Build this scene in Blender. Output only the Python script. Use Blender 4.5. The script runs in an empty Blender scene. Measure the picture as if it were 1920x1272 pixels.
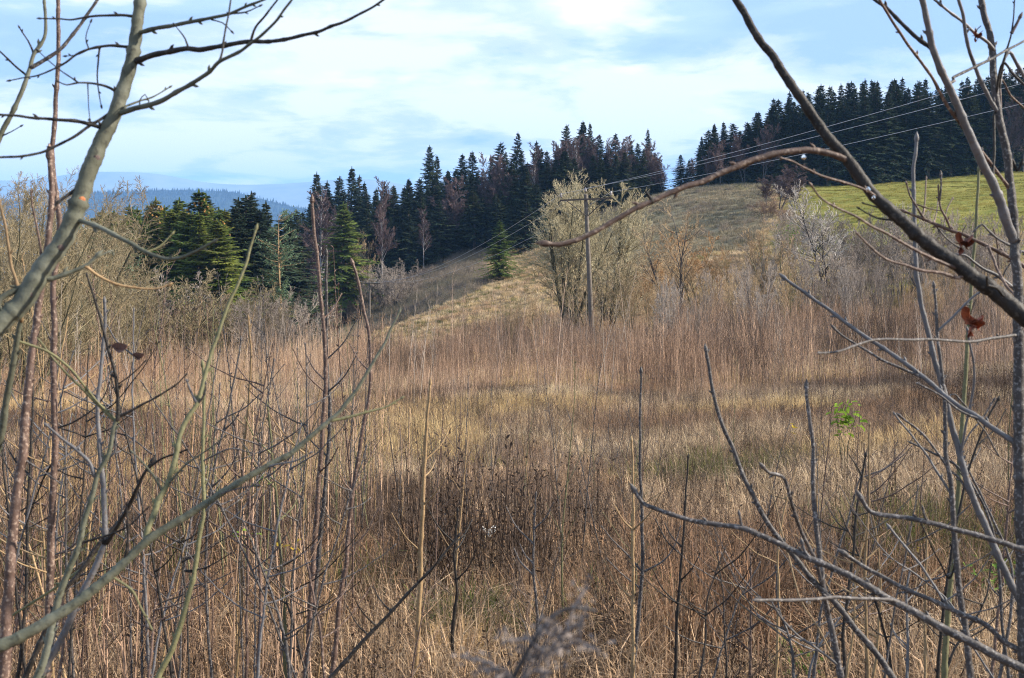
import bpy, math
import numpy as np
from mathutils import Vector

# ------------------------------------------------------------------ camera, sky, sun, exposure
SC = bpy.context.scene
COL = SC.collection
F = 2059.0                      # focal length in pixels of the 1920 px wide photograph
HOR = 400.0                     # pixel row of the horizon

cam_d = bpy.data.cameras.new('camera')
cam_d.sensor_width = 23.6
cam_d.lens = 23.6 * F / 1920.0
cam_d.shift_y = -(636.0 - HOR) / 1920.0
cam_d.clip_start = 0.05
cam_d.clip_end = 40000
cam_d.dof.use_dof = True
cam_d.dof.focus_distance = 26.0
cam_d.dof.aperture_fstop = 9.0
cam = bpy.data.objects.new('camera', cam_d)
cam.rotation_euler = (math.radians(90), 0, 0)
COL.objects.link(cam)
SC.camera = cam

SUN_AZ, SUN_EL = 90.0, 29.0     # clockwise from the view direction, above the horizon
world = bpy.data.worlds.new('World')
SC.world = world
world.use_nodes = True
wn = world.node_tree
wn.nodes.clear()


def N(nt, kind, loc=None, **kw):
    n = nt.nodes.new(kind)
    for k, v in kw.items():
        setattr(n, k, v)
    return n


def L(nt, a, b):
    nt.links.new(a, b)


def ramp(nt, fac, stops, interp='LINEAR'):
    r = nt.nodes.new('ShaderNodeValToRGB')
    cr = r.color_ramp
    cr.interpolation = interp
    while len(cr.elements) < len(stops):
        cr.elements.new(0.5)
    for e, (p, c) in zip(cr.elements, stops):
        e.position = p
        e.color = (c[0], c[1], c[2], 1) if len(c) == 3 else c
    if fac is not None:
        nt.links.new(fac, r.inputs[0])
    return r


def mixc(nt, fac, a, b, blend='MIX'):
    m = nt.nodes.new('ShaderNodeMix')
    m.data_type = 'RGBA'
    m.blend_type = blend
    for sock, v in ((0, fac), (6, a), (7, b)):
        if isinstance(v, bpy.types.NodeSocket):
            nt.links.new(v, m.inputs[sock])
        elif isinstance(v, (int, float)):
            m.inputs[sock].default_value = v
        else:
            m.inputs[sock].default_value = (v[0], v[1], v[2], 1)
    return m.outputs[2]


def mth(nt, op, a, b=None, c=None, clamp=False):
    m = nt.nodes.new('ShaderNodeMath')
    m.operation = op
    m.use_clamp = clamp
    for i, v in enumerate((a, b, c)):
        if v is None:
            continue
        if isinstance(v, bpy.types.NodeSocket):
            nt.links.new(v, m.inputs[i])
        else:
            m.inputs[i].default_value = v
    return m.outputs[0]


def noise(nt, vec, scale, detail=4, rough=0.55, dist=0.0):
    n = nt.nodes.new('ShaderNodeTexNoise')
    n.inputs['Scale'].default_value = scale
    n.inputs['Detail'].default_value = detail
    n.inputs['Roughness'].default_value = rough
    n.inputs['Distortion'].default_value = dist
    if vec is not None:
        nt.links.new(vec, n.inputs['Vector'])
    return n.outputs['Fac']


def build_world():
    nt = wn
    sky = N(nt, 'ShaderNodeTexSky', sky_type='NISHITA', sun_disc=False,
            sun_elevation=math.radians(SUN_EL), sun_rotation=math.radians(SUN_AZ))
    sky.altitude = 600
    sky.air_density = 1.0
    sky.dust_density = 1.2
    tc = N(nt, 'ShaderNodeTexCoord')
    sep = N(nt, 'ShaderNodeSeparateXYZ')
    L(nt, tc.outputs['Generated'], sep.inputs[0])
    zc = mth(nt, 'MAXIMUM', sep.outputs[2], 0.0)
    den = mth(nt, 'ADD', zc, 0.15)
    px = mth(nt, 'DIVIDE', sep.outputs[0], den)
    py = mth(nt, 'DIVIDE', sep.outputs[1], den)
    cmb = N(nt, 'ShaderNodeCombineXYZ')
    L(nt, px, cmb.inputs[0])
    L(nt, py, cmb.inputs[1])
    cmb.inputs[2].default_value = 142.9
    thick = noise(nt, cmb.outputs[0], 0.62, 7, 0.52, 0.2)
    wisp = noise(nt, cmb.outputs[0], 2.0, 6, 0.6, 0.4)
    shade = noise(nt, cmb.outputs[0], 1.1, 5, 0.55, 0.3)
    # cloud cover: soft veil plus thicker banks
    cov = mth(nt, 'ADD', mth(nt, 'MULTIPLY', thick, 0.75), mth(nt, 'MULTIPLY', wisp, 0.25))
    cov = mth(nt, 'ADD', cov, mth(nt, 'MULTIPLY', mth(nt, 'SUBTRACT', mth(nt, 'MINIMUM', zc, 0.32), 0.10), 0.55))   # the deck thickens overhead
    cov_r = ramp(nt, cov, [(0.46, (0, 0, 0)), (0.51, (.6, .6, .6)), (0.55, (1, 1, 1))], 'EASE')
    # white tops, blue-grey bellies
    ccol = ramp(nt, shade, [(0.43, (2.7, 4.2, 6.8)), (0.53, (3.6, 5.1, 7.1)), (0.61, (8.0, 8.0, 8.1))])
    skyc = mixc(nt, 1.0, sky.outputs[0], (1.1, 1.2, 1.3), 'MULTIPLY')
    veil = mixc(nt, 0.86, skyc, (7.3, 7.6, 7.85))
    full = mixc(nt, mth(nt, 'MULTIPLY', cov_r.outputs[0], 0.92), veil, ccol.outputs[0])
    bg = N(nt, 'ShaderNodeBackground')
    bg.inputs['Strength'].default_value = 0.080
    L(nt, full, bg.inputs['Color'])
    out = N(nt, 'ShaderNodeOutputWorld')
    L(nt, bg.outputs[0], out.inputs[0])


build_world()

sun_d = bpy.data.lights.new('sun', 'SUN')
sun_d.energy = 5.0
sun_d.angle = math.radians(0.53)
sun_d.color = (1.0, 0.90, 0.76)
sun = bpy.data.objects.new('sun', sun_d)
_a, _e = math.radians(SUN_AZ), math.radians(SUN_EL)
_dir = Vector((math.sin(_a) * math.cos(_e), math.cos(_a) * math.cos(_e), math.sin(_e)))
sun.rotation_euler = _dir.to_track_quat('Z', 'Y').to_euler()
sun.location = (30, -10, 60)
COL.objects.link(sun)

vs = SC.view_settings
vs.view_transform = 'Standard'
vs.look = 'None'
vs.exposure = 1.08
vs.gamma = 1.0
vs.use_curve_mapping = False

cy = SC.cycles
cy.max_bounces = 5
cy.diffuse_bounces = 2
cy.glossy_bounces = 1
cy.transmission_bounces = 4
cy.transparent_max_bounces = 4
cy.volume_bounces = 2
cy.use_denoising = True
cy.denoising_prefilter = 'NONE'
cy.filter_width = 1.1
cy.caustics_reflective = False
cy.caustics_refractive = False

RNG = np.random.default_rng(11)

# ------------------------------------------------------------------ terrain heights
PXC = np.array([-500, 100, 350, 560, 700, 780, 850, 1000, 1100, 1250, 1400, 1600, 1850, 2400.])
YR = np.array([0.01, 3, 4.5, 9, 20, 40, 65, 100, 150, 200, 260, 400, 800, 1500, 9000.])
PYT = {  # depth -> pixel row of the bare ground in each column
    40: [735, 722, 718, 712, 706, 703, 700, 696, 692, 686, 680, 668, 650, 630],
    65: [712, 705, 703, 697, 684, 676, 666, 650, 643, 627, 606, 575, 530, 490],
    100: [690, 676, 674, 670, 656, 640, 618, 583, 563, 527, 492, 457, 428, 385],
    150: [665, 655, 653, 645, 632, 590, 548, 512, 478, 432, 402, 381, 364, 335],
    200: [640, 632, 628, 606, 560, 505, 482, 462, 412, 352, 345, 350, 334, 300],
}
ZT = {0.01: [-1.62] * 14, 3: [-1.86] * 14,
      4.5: [-2.0] * 14,
      9: [-2.7] * 4 + [-2.65] * 5 + [-2.6, -2.58, -2.52, -2.45, -2.3],
      20: [-4.2, -4.1, -4.1, -4.0, -4.0, -4.0, -3.95, -3.9, -3.9, -3.85, -3.8, -3.7, -3.5, -3.2],
      260: [-34, -30, -28, -22, -14, -9, -6, -3, 0, 1.5, 9, 10, 14, 20],
      400: [-55, -50, -48, -42, -32, -26, -22, -16, -10, -6, 0, 4, 10, 18],
      800: [-90, -88, -86, -84, -80, -75, -70, -65, -60, -55, -50, -45, -40, -30],
      1500: [-120] * 14, 9000: [-140] * 14}
for _y, _r in PYT.items():
    ZT[_y] = [(HOR - p) / F * _y for p in _r]
_tab = np.array([ZT[y] for y in (0.01, 3, 4.5, 9, 20, 40, 65, 100, 150, 200, 260, 400, 800, 1500, 9000)])
_S = np.log(YR + 6.0)
SG = np.linspace(_S[0], _S[-1], 260)
UG = np.linspace(-500, 2400, 150)
_t1 = np.array([np.interp(UG, PXC, row) for row in _tab])
G = np.array([np.interp(SG, _S, _t1[:, j]) for j in range(len(UG))]).T


def _blur(a, k, ax):
    ker = np.hanning(k + 2)[1:-1]
    ker /= ker.sum()
    pad = [(0, 0), (0, 0)]
    pad[ax] = (k // 2, k // 2)
    b = np.pad(a, pad, mode='edge')
    return np.apply_along_axis(lambda v: np.convolve(v, ker, 'valid'), ax, b)


G = _blur(_blur(G, 9, 0), 11, 1)


def vnoise(x, y, s, seed=0):
    """smooth value noise in about -1..1"""
    x = np.asarray(x, float) / s
    y = np.asarray(y, float) / s
    xi, yi = np.floor(x), np.floor(y)
    fx, fy = x - xi, y - yi
    fx = fx * fx * (3 - 2 * fx)
    fy = fy * fy * (3 - 2 * fy)

    def h(a, b):
        v = np.sin(a * 127.1 + b * 311.7 + seed * 74.7) * 43758.5453
        return (v - np.floor(v)) * 2 - 1
    return (h(xi, yi) * (1 - fx) + h(xi + 1, yi) * fx) * (1 - fy) + (h(xi, yi + 1) * (1 - fx) + h(xi + 1, yi + 1) * fx) * fy


def ground(x, y):
    x = np.asarray(x, float)
    y = np.asarray(y, float)
    r = np.hypot(x, y)
    D = np.maximum(y, 0.8 * r) + 1e-6
    u = np.clip(960 + F * x / D, UG[0], UG[-1])
    s = np.clip(np.log(D + 6.0), SG[0], SG[-1])
    iu = np.clip((u - UG[0]) / (UG[1] - UG[0]), 0, len(UG) - 1.001)
    js = np.clip((s - SG[0]) / (SG[1] - SG[0]), 0, len(SG) - 1.001)
    i, j = iu.astype(int), js.astype(int)
    a, b = iu - i, js - j
    z = (G[j, i] * (1 - a) + G[j, i + 1] * a) * (1 - b) + (G[j + 1, i] * (1 - a) + G[j + 1, i + 1] * a) * b
    amp = np.clip((r - 2) / 6, 0, 1)
    z = z + amp * (0.10 * vnoise(x, y, 1.7, 1) + 0.22 * vnoise(x, y, 6.0, 2)) + np.clip(r / 120 - .4, 0, 3) * 0.35 * vnoise(x, y, 17, 3)
    return z


def X(px, d):
    return (px - 960.0) / F * d


def P(px, py, d):
    return np.array([(px - 960.0) / F * d, d, (HOR - py) / F * d])


# ------------------------------------------------------------------ helpers
def mesh_np(name, V, Fq, mat=None, smooth=True):
    """V (n,3); Fq: list of int arrays (m,k)"""
    me = bpy.data.meshes.new(name)
    V = np.asarray(V, np.float32)
    if isinstance(Fq, np.ndarray):
        Fq = [Fq]
    Fq = [f for f in Fq if len(f)]
    loops = np.concatenate([f.ravel() for f in Fq]).astype(np.int32)
    sizes = np.concatenate([np.full(len(f), f.shape[1]) for f in Fq]).astype(np.int32)
    starts = np.concatenate([[0], np.cumsum(sizes)[:-1]]).astype(np.int32)
    me.vertices.add(len(V))
    me.vertices.foreach_set('co', V.ravel())
    me.loops.add(len(loops))
    me.loops.foreach_set('vertex_index', loops)
    me.polygons.add(len(sizes))
    me.polygons.foreach_set('loop_start', starts)
    me.polygons.foreach_set('use_smooth', np.full(len(sizes), smooth))
    me.update(calc_edges=True)
    if mat:
        for m in (mat if isinstance(mat, (list, tuple)) else [mat]):
            me.materials.append(m)
    return me


class Buf:
    def __init__(s):
        s.V, s.Q, s.T, s.n = [], [], [], 0

    def add(s, V, Fc):
        V = np.asarray(V, float).reshape(-1, 3)
        Fc = np.asarray(Fc)
        (s.Q if Fc.shape[1] == 4 else s.T).append(Fc + s.n)
        s.V.append(V)
        s.n += len(V)

    def mesh(s, name, mat, off=(0, 0, 0), smooth=True):
        fs = []
        if s.Q:
            fs.append(np.concatenate(s.Q))
        if s.T:
            fs.append(np.concatenate(s.T))
        return mesh_np(name, np.concatenate(s.V) - np.asarray(off, float), fs, mat, smooth)


def nrm(v):
    return v / np.maximum(np.linalg.norm(v, axis=-1, keepdims=True), 1e-9)


def tubes(pts, rad, k=4):
    """pts (B,n,3), rad (B,n) -> verts, quads"""
    B, n, _ = pts.shape
    tan = np.empty_like(pts)
    tan[:, 1:-1] = pts[:, 2:] - pts[:, :-2]
    tan[:, 0] = pts[:, 1] - pts[:, 0]
    tan[:, -1] = pts[:, -1] - pts[:, -2]
    tan = nrm(tan)
    main = nrm(pts[:, -1] - pts[:, 0])
    ref = np.where(np.abs(main[:, 2:3]) > 0.8, np.array([[1.0, 0.13, 0]]), np.array([[0.0, 0.11, 1.0]]))
    a = nrm(np.cross(tan, ref[:, None, :]))
    b = np.cross(tan, a)
    ang = np.arange(k) * 2 * math.pi / k
    V = pts[:, :, None, :] + rad[:, :, None, None] * (a[:, :, None, :] * np.cos(ang)[None, None, :, None] + b[:, :, None, :] * np.sin(ang)[None, None, :, None])
    i = np.arange(n - 1)[:, None]
    j = np.arange(k)[None, :]
    q = np.stack([i * k + j, (i + 1) * k + j, (i + 1) * k + (j + 1) % k, i * k + (j + 1) % k], -1).reshape(-1, 4)
    Q = (q[None] + (np.arange(B) * n * k)[:, None, None]).reshape(-1, 4)
    return V.reshape(-1, 3), Q


def thing(name, label, cat, loc, group=None):
    o = bpy.data.objects.new(name, None)
    o.empty_display_size = 0.2
    COL.objects.link(o)
    o.location = loc
    o['label'] = label
    o['category'] = cat
    if group:
        o['group'] = group
    return o


def part(name, me, parent, label=None):
    o = bpy.data.objects.new(name, me)
    COL.objects.link(o)
    o.parent = parent
    if label:
        o['label'] = label
    return o


def single(name, me, label=None, cat=None, group=None, kind=None, loc=(0, 0, 0)):
    o = bpy.data.objects.new(name, me)
    COL.objects.link(o)
    o.location = loc
    for k, v in (('label', label), ('category', cat), ('group', group), ('kind', kind)):
        if v:
            o[k] = v
    return o


# ------------------------------------------------------------------ materials
def material(name):
    m = bpy.data.materials.new(name)
    m.use_nodes = True
    nt = m.node_tree
    nt.nodes.clear()
    bs = N(nt, 'ShaderNodeBsdfPrincipled')
    out = N(nt, 'ShaderNodeOutputMaterial')
    L(nt, bs.outputs[0], out.inputs[0])
    bs.inputs['Roughness'].default_value = 0.85
    bs.inputs['Specular IOR Level'].default_value = 0.2
    return m, nt, bs


def bark(name, c1, c2, spot=None, scale=26, rough=0.7, spec=0.3, bump=0.25, lichen=None):
    m, nt, bs = material(name)
    tc = N(nt, 'ShaderNodeTexCoord')
    v = tc.outputs['Object']
    f = noise(nt, v, scale, 5, 0.6)
    f2 = noise(nt, v, scale * 6, 3, 0.6)
    base = ramp(nt, f, [(0.32, c1), (0.68, c2)]).outputs[0]
    if spot:
        sp = ramp(nt, f2, [(0.55, (0, 0, 0)), (0.63, (1, 1, 1))])
        base = mixc(nt, mth(nt, 'MULTIPLY', sp.outputs[0], 0.8), base, spot)
    if lichen:
        li = ramp(nt, noise(nt, v, scale * .35, 3, 0.6), [(0.52, (0, 0, 0)), (0.62, (1, 1, 1))])
        base = mixc(nt, mth(nt, 'MULTIPLY', li.outputs[0], 0.65), base, lichen)
    oi = N(nt, 'ShaderNodeObjectInfo')
    val = mth(nt, 'MULTIPLY_ADD', oi.outputs['Random'], 0.5, 0.75)
    hs = N(nt, 'ShaderNodeHueSaturation')
    L(nt, base, hs.inputs['Color'])
    L(nt, val, hs.inputs['Value'])
    L(nt, hs.outputs[0], bs.inputs['Base Color'])
    bs.inputs['Roughness'].default_value = rough
    bs.inputs['Specular IOR Level'].default_value = spec
    bp = N(nt, 'ShaderNodeBump')
    bp.inputs['Strength'].default_value = min(1.0, bump * 2.4)
    bp.inputs['Distance'].default_value = 0.004
    L(nt, mth(nt, 'ADD', f, mth(nt, 'MULTIPLY', f2, .5)), bp.inputs['Height'])
    L(nt, bp.outputs[0], bs.inputs['Normal'])
    return m


def plant(name, stops, rough=0.85, transl=0.0, spec=0.15, valr=(0.7, 1.3), patch=None):
    """colour chosen per plant at random, with a drift over metres"""
    m, nt, bs = material(name)
    oi = N(nt, 'ShaderNodeObjectInfo')
    geo = N(nt, 'ShaderNodeNewGeometry')
    pn = noise(nt, geo.outputs['Position'], 0.13, 3, 0.6)
    f = mth(nt, 'ADD', mth(nt, 'MULTIPLY', oi.outputs['Random'], 0.45), mth(nt, 'MULTIPLY_ADD', pn, 2.4, -0.93), clamp=True)
    c = ramp(nt, f, stops).outputs[0]
    isl = geo.outputs['Random Per Island']
    val = mth(nt, 'MULTIPLY_ADD', isl, valr[1] - valr[0], valr[0])
    hs = N(nt, 'ShaderNodeHueSaturation')
    L(nt, c, hs.inputs['Color'])
    L(nt, val, hs.inputs['Value'])
    L(nt, hs.outputs[0], bs.inputs['Base Color'])
    bs.inputs['Roughness'].default_value = rough
    bs.inputs['Specular IOR Level'].default_value = spec
    if transl > 0:
        tr = N(nt, 'ShaderNodeBsdfTranslucent')
        L(nt, hs.outputs[0], tr.inputs['Color'])
        mx = N(nt, 'ShaderNodeMixShader')
        mx.inputs[0].default_value = transl
        L(nt, bs.outputs[0], mx.inputs[1])
        L(nt, tr.outputs[0], mx.inputs[2])
        L(nt, mx.outputs[0], nt.nodes['Material Output'].inputs[0])
    return m


M = {}
M['olive'] = bark('bark_olive', (.060, .063, .043), (.112, .113, .082), spot=(.04, .04, .03), scale=18, lichen=(.14, .145, .115))
M['dark'] = bark('bark_dark', (.011, .009, .008), (.028, .023, .020), spot=(.06, .053, .046), scale=30, rough=.6, spec=.25)
M['silver'] = bark('bark_silver', (.066, .064, .068), (.135, .131, .137), spot=(.10, .08, .07), scale=24, rough=.55, spec=.45)
M['grey'] = bark('bark_grey', (.032, .027, .026), (.078, .068, .065), spot=(.24, .22, .21), scale=30, rough=.6, spec=.35)
M['red'] = bark('bark_red', (.055, .033, .026), (.125, .078, .060), spot=(.30, .22, .17), scale=24, rough=.6, spec=.35)
M['tan'] = bark('bark_tan', (.20, .13, .065), (.34, .23, .12), spot=(.14, .08, .04), scale=26, rough=.65)
M['green'] = bark('bark_green', (.11, .105, .05), (.18, .17, .085), spot=(.10, .09, .05), scale=22)
M['moss'] = bark('bark_moss', (.05, .045, .026), (.11, .10, .055), scale=3)
M['tw_edge'] = plant('twigs_edge', [(0.2, (.17, .14, .08)), (0.8, (.31, .25, .155))])
M['bud'] = bark('bud_scales', (.045, .03, .028), (.12, .085, .075), scale=120, rough=.6)
M['cut'] = bark('cut_wood', (.25, .075, .03), (.40, .15, .06), scale=90)
M['trunk_far'] = bark('bark_spruce', (.07, .052, .04), (.14, .11, .085), scale=3, bump=0.6)
M['tw_olive'] = plant('twigs_olive', [(0.2, (.30, .26, .16)), (0.8, (.48, .42, .28))])
M['tw_tan'] = plant('twigs_tan', [(0.2, (.30, .21, .12)), (0.8, (.42, .31, .19))])
M['tw_grey'] = plant('twigs_grey', [(0.2, (.22, .18, .15)), (0.8, (.36, .305, .26))])
M['tw_pale'] = plant('twigs_pale', [(0.2, (.29, .255, .225)), (0.8, (.40, .365, .33))])
M['tw_purple'] = plant('twigs_purple', [(0.2, (.085, .058, .057)), (0.8, (.145, .10, .098))])
M['tw_orange'] = plant('twigs_orange', [(0.2, (.31, .18, .085)), (0.8, (.42, .27, .14))])
M['tw_brown'] = plant('twigs_brown', [(0.2, (.17, .115, .08)), (0.8, (.27, .19, .14))])
M['birch'] = bark('bark_birch', (.24, .22, .21), (.38, .36, .35), spot=(.06, .05, .05), scale=2.2)
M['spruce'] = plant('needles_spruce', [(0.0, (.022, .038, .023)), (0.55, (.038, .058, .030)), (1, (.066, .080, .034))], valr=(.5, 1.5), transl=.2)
M['spruce_lit'] = plant('needles_spruce_sunlit_green', [(0.1, (.10, .155, .040)), (0.5, (.18, .22, .050)), (1, (.28, .26, .06))], valr=(.5, 1.5), transl=.5)  # brightened: the stand's sunlight is in this colour; greener lone spruces share it
M['pine'] = plant('needles_pine', [(0.1, (.09, .15, .09)), (0.9, (.13, .19, .11))], valr=(.6, 1.4), transl=.3)
M['cone'] = plant('cones_brown', [(0.1, (.22, .11, .03)), (0.9, (.30, .16, .05))])
M['stalk'] = plant('stalks', [(0.05, (.13, .085, .065)), (0.3, (.27, .175, .12)), (0.6, (.41, .28, .195)), (0.8, (.29, .215, .175)), (1, (.49, .37, .275))], valr=(.30, 1.55))
M['stalk_dark'] = plant('stalks_dark', [(0.1, (.085, .06, .046)), (0.6, (.14, .105, .085)), (1, (.20, .155, .13))], valr=(.4, 1.5))
M['dark_grass'] = plant('dark_grass', [(0.1, (.075, .048, .032)), (0.6, (.13, .088, .062)), (1, (.19, .135, .10))], valr=(.4, 1.5))
M['stalk_red'] = plant('stalks_red', [(0.1, (.27, .165, .105)), (0.5, (.40, .265, .175)), (0.9, (.54, .40, .28))], valr=(.30, 1.55))
M['forb'] = plant('dead_forbs', [(0.1, (.045, .030, .022)), (0.6, (.085, .058, .042)), (1, (.14, .095, .07))], valr=(.6, 1.4))
M['straw'] = plant('straw_grass', [(0.05, (.36, .23, .14)), (0.35, (.52, .37, .235)), (0.65, (.64, .49, .32)), (1, (.68, .54, .33))], transl=.25, valr=(.35, 1.45))
M['rust'] = plant('rust_grass', [(0.1, (.25, .145, .085)), (0.5, (.38, .24, .145)), (0.9, (.52, .36, .23))], transl=.2, valr=(.35, 1.5))
M['gold'] = plant('gold_grass', [(0.1, (.47, .32, .165)), (0.5, (.58, .42, .22)), (0.9, (.56, .42, .21))], transl=.25, valr=(.65, 1.3))
M['green_grass'] = plant('green_grass', [(0.1, (.085, .095, .030)), (0.5, (.14, .14, .045)), (0.9, (.25, .21, .08))], transl=.25, valr=(.65, 1.35))
M['meadow'] = plant('meadow_grass', [(0.1, (.12, .12, .025)), (0.5, (.25, .215, .05)), (0.9, (.38, .31, .09))], transl=.2, valr=(.7, 1.3))
M['heath'] = plant('heath', [(0.1, (.17, .155, .095)), (0.5, (.25, .21, .14)), (0.9, (.34, .27, .17))], valr=(.6, 1.35))
M['heath_dark'] = plant('heath_dark', [(0.1, (.13, .12, .085)), (0.9, (.22, .175, .145))], valr=(.6, 1.35))  # brown slope brush, and the wood's shade painted as dark growth
M['leaf_green'] = plant('leaf_green', [(0.1, (.17, .28, .03)), (0.9, (.28, .36, .05))], transl=.4)
M['leaf_low'] = plant('leaf_low', [(0.1, (.07, .13, .02)), (0.9, (.14, .22, .04))], transl=.3)
M['leaf_yellow'] = plant('leaf_yellow', [(0.1, (.34, .24, .03)), (0.9, (.45, .33, .05))], transl=.4)
M['leaf_dead'] = bark('leaf_dead', (.045, .012, .008), (.27, .060, .018), scale=40, rough=.7)
M['leaf_brown'] = bark('leaf_brown', (.10, .055, .045), (.22, .13, .11), scale=40, rough=.7)
M['umbel'] = plant('umbel_white', [(0.1, (.62, .60, .56)), (0.9, (.75, .73, .70))])
M['fluff'] = plant('fluff_grey', [(0.1, (.15, .125, .115)), (0.9, (.24, .205, .19))])
M['pole'] = bark('pole_wood', (.10, .082, .068), (.18, .155, .13), spot=(.08, .065, .055), scale=7, bump=.6)
M['steel'] = bark('rusty_steel', (.030, .025, .022), (.06, .048, .04), scale=14, rough=.6)
M['porcelain'] = bark('porcelain', (.20, .16, .14), (.36, .33, .31), scale=20, rough=.3, spec=.5)


def wire_mat():
    m, nt, bs = material('wire_aluminium')
    tc = N(nt, 'ShaderNodeTexCoord')
    c = ramp(nt, noise(nt, tc.outputs['Object'], 3.0), [(0.3, (.42, .42, .44)), (.7, (.58, .58, .60))])
    L(nt, c.outputs[0], bs.inputs['Base Color'])
    bs.inputs['Metallic'].default_value = 0.6
    bs.inputs['Roughness'].default_value = 0.45
    return m


M['wire'] = wire_mat()


def water_mat():
    m, nt, bs = material('water')
    bs.inputs['Base Color'].default_value = (1, 1, 1, 1)
    bs.inputs['Transmission Weight'].default_value = 1.0
    bs.inputs['IOR'].default_value = 1.33
    bs.inputs['Roughness'].default_value = 0.02
    bs.inputs['Specular IOR Level'].default_value = 0.5
    return m


M['water'] = water_mat()


def ground_mat():
    m, nt, bs = material('ground_soil_and_grass')
    geo = N(nt, 'ShaderNodeNewGeometry')
    pos = geo.outputs['Position']
    at = N(nt, 'ShaderNodeAttribute', attribute_name='cover')
    sep = N(nt, 'ShaderNodeSeparateColor')
    L(nt, at.outputs['Color'], sep.inputs[0])
    n1 = noise(nt, pos, 0.35, 6, 0.65)
    n2 = noise(nt, pos, 2.2, 6, 0.7)
    n3 = noise(nt, pos, 14.0, 5, 0.7)
    mixn = mth(nt, 'ADD', mth(nt, 'MULTIPLY', n1, .45), mth(nt, 'ADD', mth(nt, 'MULTIPLY', n2, .35), mth(nt, 'MULTIPLY', n3, .25)))
    dry = ramp(nt, mixn, [(.36, (.045, .030, .020)), (.47, (.115, .075, .045)), (.56, (.22, .15, .085)), (.66, (.33, .24, .13))]).outputs[0]
    grn = ramp(nt, mixn, [(.36, (.06, .08, .02)), (.48, (.13, .14, .032)), (.57, (.22, .20, .05)), (.68, (.34, .28, .09))]).outputs[0]
    hth = ramp(nt, mixn, [(.36, (.075, .065, .045)), (.48, (.15, .135, .085)), (.58, (.22, .185, .12)), (.68, (.28, .22, .13))]).outputs[0]
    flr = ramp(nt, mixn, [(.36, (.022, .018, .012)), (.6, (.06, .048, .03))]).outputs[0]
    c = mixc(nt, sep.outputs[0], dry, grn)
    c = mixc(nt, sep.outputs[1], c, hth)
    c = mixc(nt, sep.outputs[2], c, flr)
    L(nt, c, bs.inputs['Base Color'])
    bs.inputs['Roughness'].default_value = 1.0
    bs.inputs['Specular IOR Level'].default_value = 0.05
    bp = N(nt, 'ShaderNodeBump')
    bp.inputs['Strength'].default_value = 0.8
    bp.inputs['Distance'].default_value = 0.15
    L(nt, mth(nt, 'ADD', n2, mth(nt, 'MULTIPLY', n3, .5)), bp.inputs['Height'])
    L(nt, bp.outputs[0], bs.inputs['Normal'])
    return m


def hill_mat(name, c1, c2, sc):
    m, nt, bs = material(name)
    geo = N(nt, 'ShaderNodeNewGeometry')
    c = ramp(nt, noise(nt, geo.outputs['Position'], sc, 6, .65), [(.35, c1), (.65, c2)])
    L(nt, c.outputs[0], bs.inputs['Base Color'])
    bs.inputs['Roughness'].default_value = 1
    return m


# ------------------------------------------------------------------ ground sheet, hills, mountains, haze
def sstep(a, b, v):
    t = np.clip((v - a) / (b - a), 0, 1)
    return t * t * (3 - 2 * t)


def upx(x, y):
    return 960 + F * x / np.maximum(y, 1e-3)


def build_ground():
    fine = np.radians(np.arange(-34, 34.01, 0.22))
    rest = np.radians(np.arange(36, 324.1, 4.0))
    th = np.concatenate([fine, rest])
    r = np.concatenate([[0.0], np.geomspace(0.4, 11400, 300)])
    R, T = np.meshgrid(r, th, indexing='ij')
    x, y = R * np.sin(T), R * np.cos(T)
    z = ground(x, y)
    V = np.stack([x, y, z], -1).reshape(-1, 3)
    nr, nt_ = R.shape
    i = np.arange(nr - 1)[:, None]
    j = np.arange(nt_)[None, :]
    q = np.stack([i * nt_ + j, i * nt_ + (j + 1) % nt_, (i + 1) * nt_ + (j + 1) % nt_, (i + 1) * nt_ + j], -1).reshape(-1, 4)
    q = q[nt_:]
    tri_i = np.stack([np.zeros(nt_, int), nt_ + (np.arange(nt_) + 1) % nt_, nt_ + np.arange(nt_)], -1)
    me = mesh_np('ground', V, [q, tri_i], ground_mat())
    u = upx(x, y).ravel()
    yy = y.ravel()
    xx = x.ravel()
    w = 6 * vnoise(xx, yy, 14, 7) + 3 * vnoise(xx, yy, 5, 8)
    green = sstep(1400, 1560, u + w * 6) * sstep(58, 72, yy + w)
    green = np.maximum(green, 0.75 * sstep(1290, 1360, u + w * 5) * sstep(178, 196, yy + w))
    green = np.maximum(green, .45 * sstep(560, 720, u) * (1 - sstep(980, 1100, u)) * sstep(88, 102, yy + w) * (0.5 + .5 * vnoise(xx, yy, 9, 5)))
    heath = sstep(1030, 1120, u + w * 6) * (1 - sstep(1390, 1500, u + w * 6)) * sstep(100, 125, yy + w)
    heath = np.maximum(heath, (1 - sstep(860, 960, u + w * 6)) * sstep(128, 150, yy + w))  # strip in the valley wood's shade, toned with the heath colour
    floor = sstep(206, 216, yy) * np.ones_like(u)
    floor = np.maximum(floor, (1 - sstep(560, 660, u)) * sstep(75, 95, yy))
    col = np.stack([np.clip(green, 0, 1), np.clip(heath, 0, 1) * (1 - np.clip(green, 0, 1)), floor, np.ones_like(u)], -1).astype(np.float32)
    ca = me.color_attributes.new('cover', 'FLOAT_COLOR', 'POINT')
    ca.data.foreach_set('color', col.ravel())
    single('ground', me, kind='structure')


build_ground()


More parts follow.
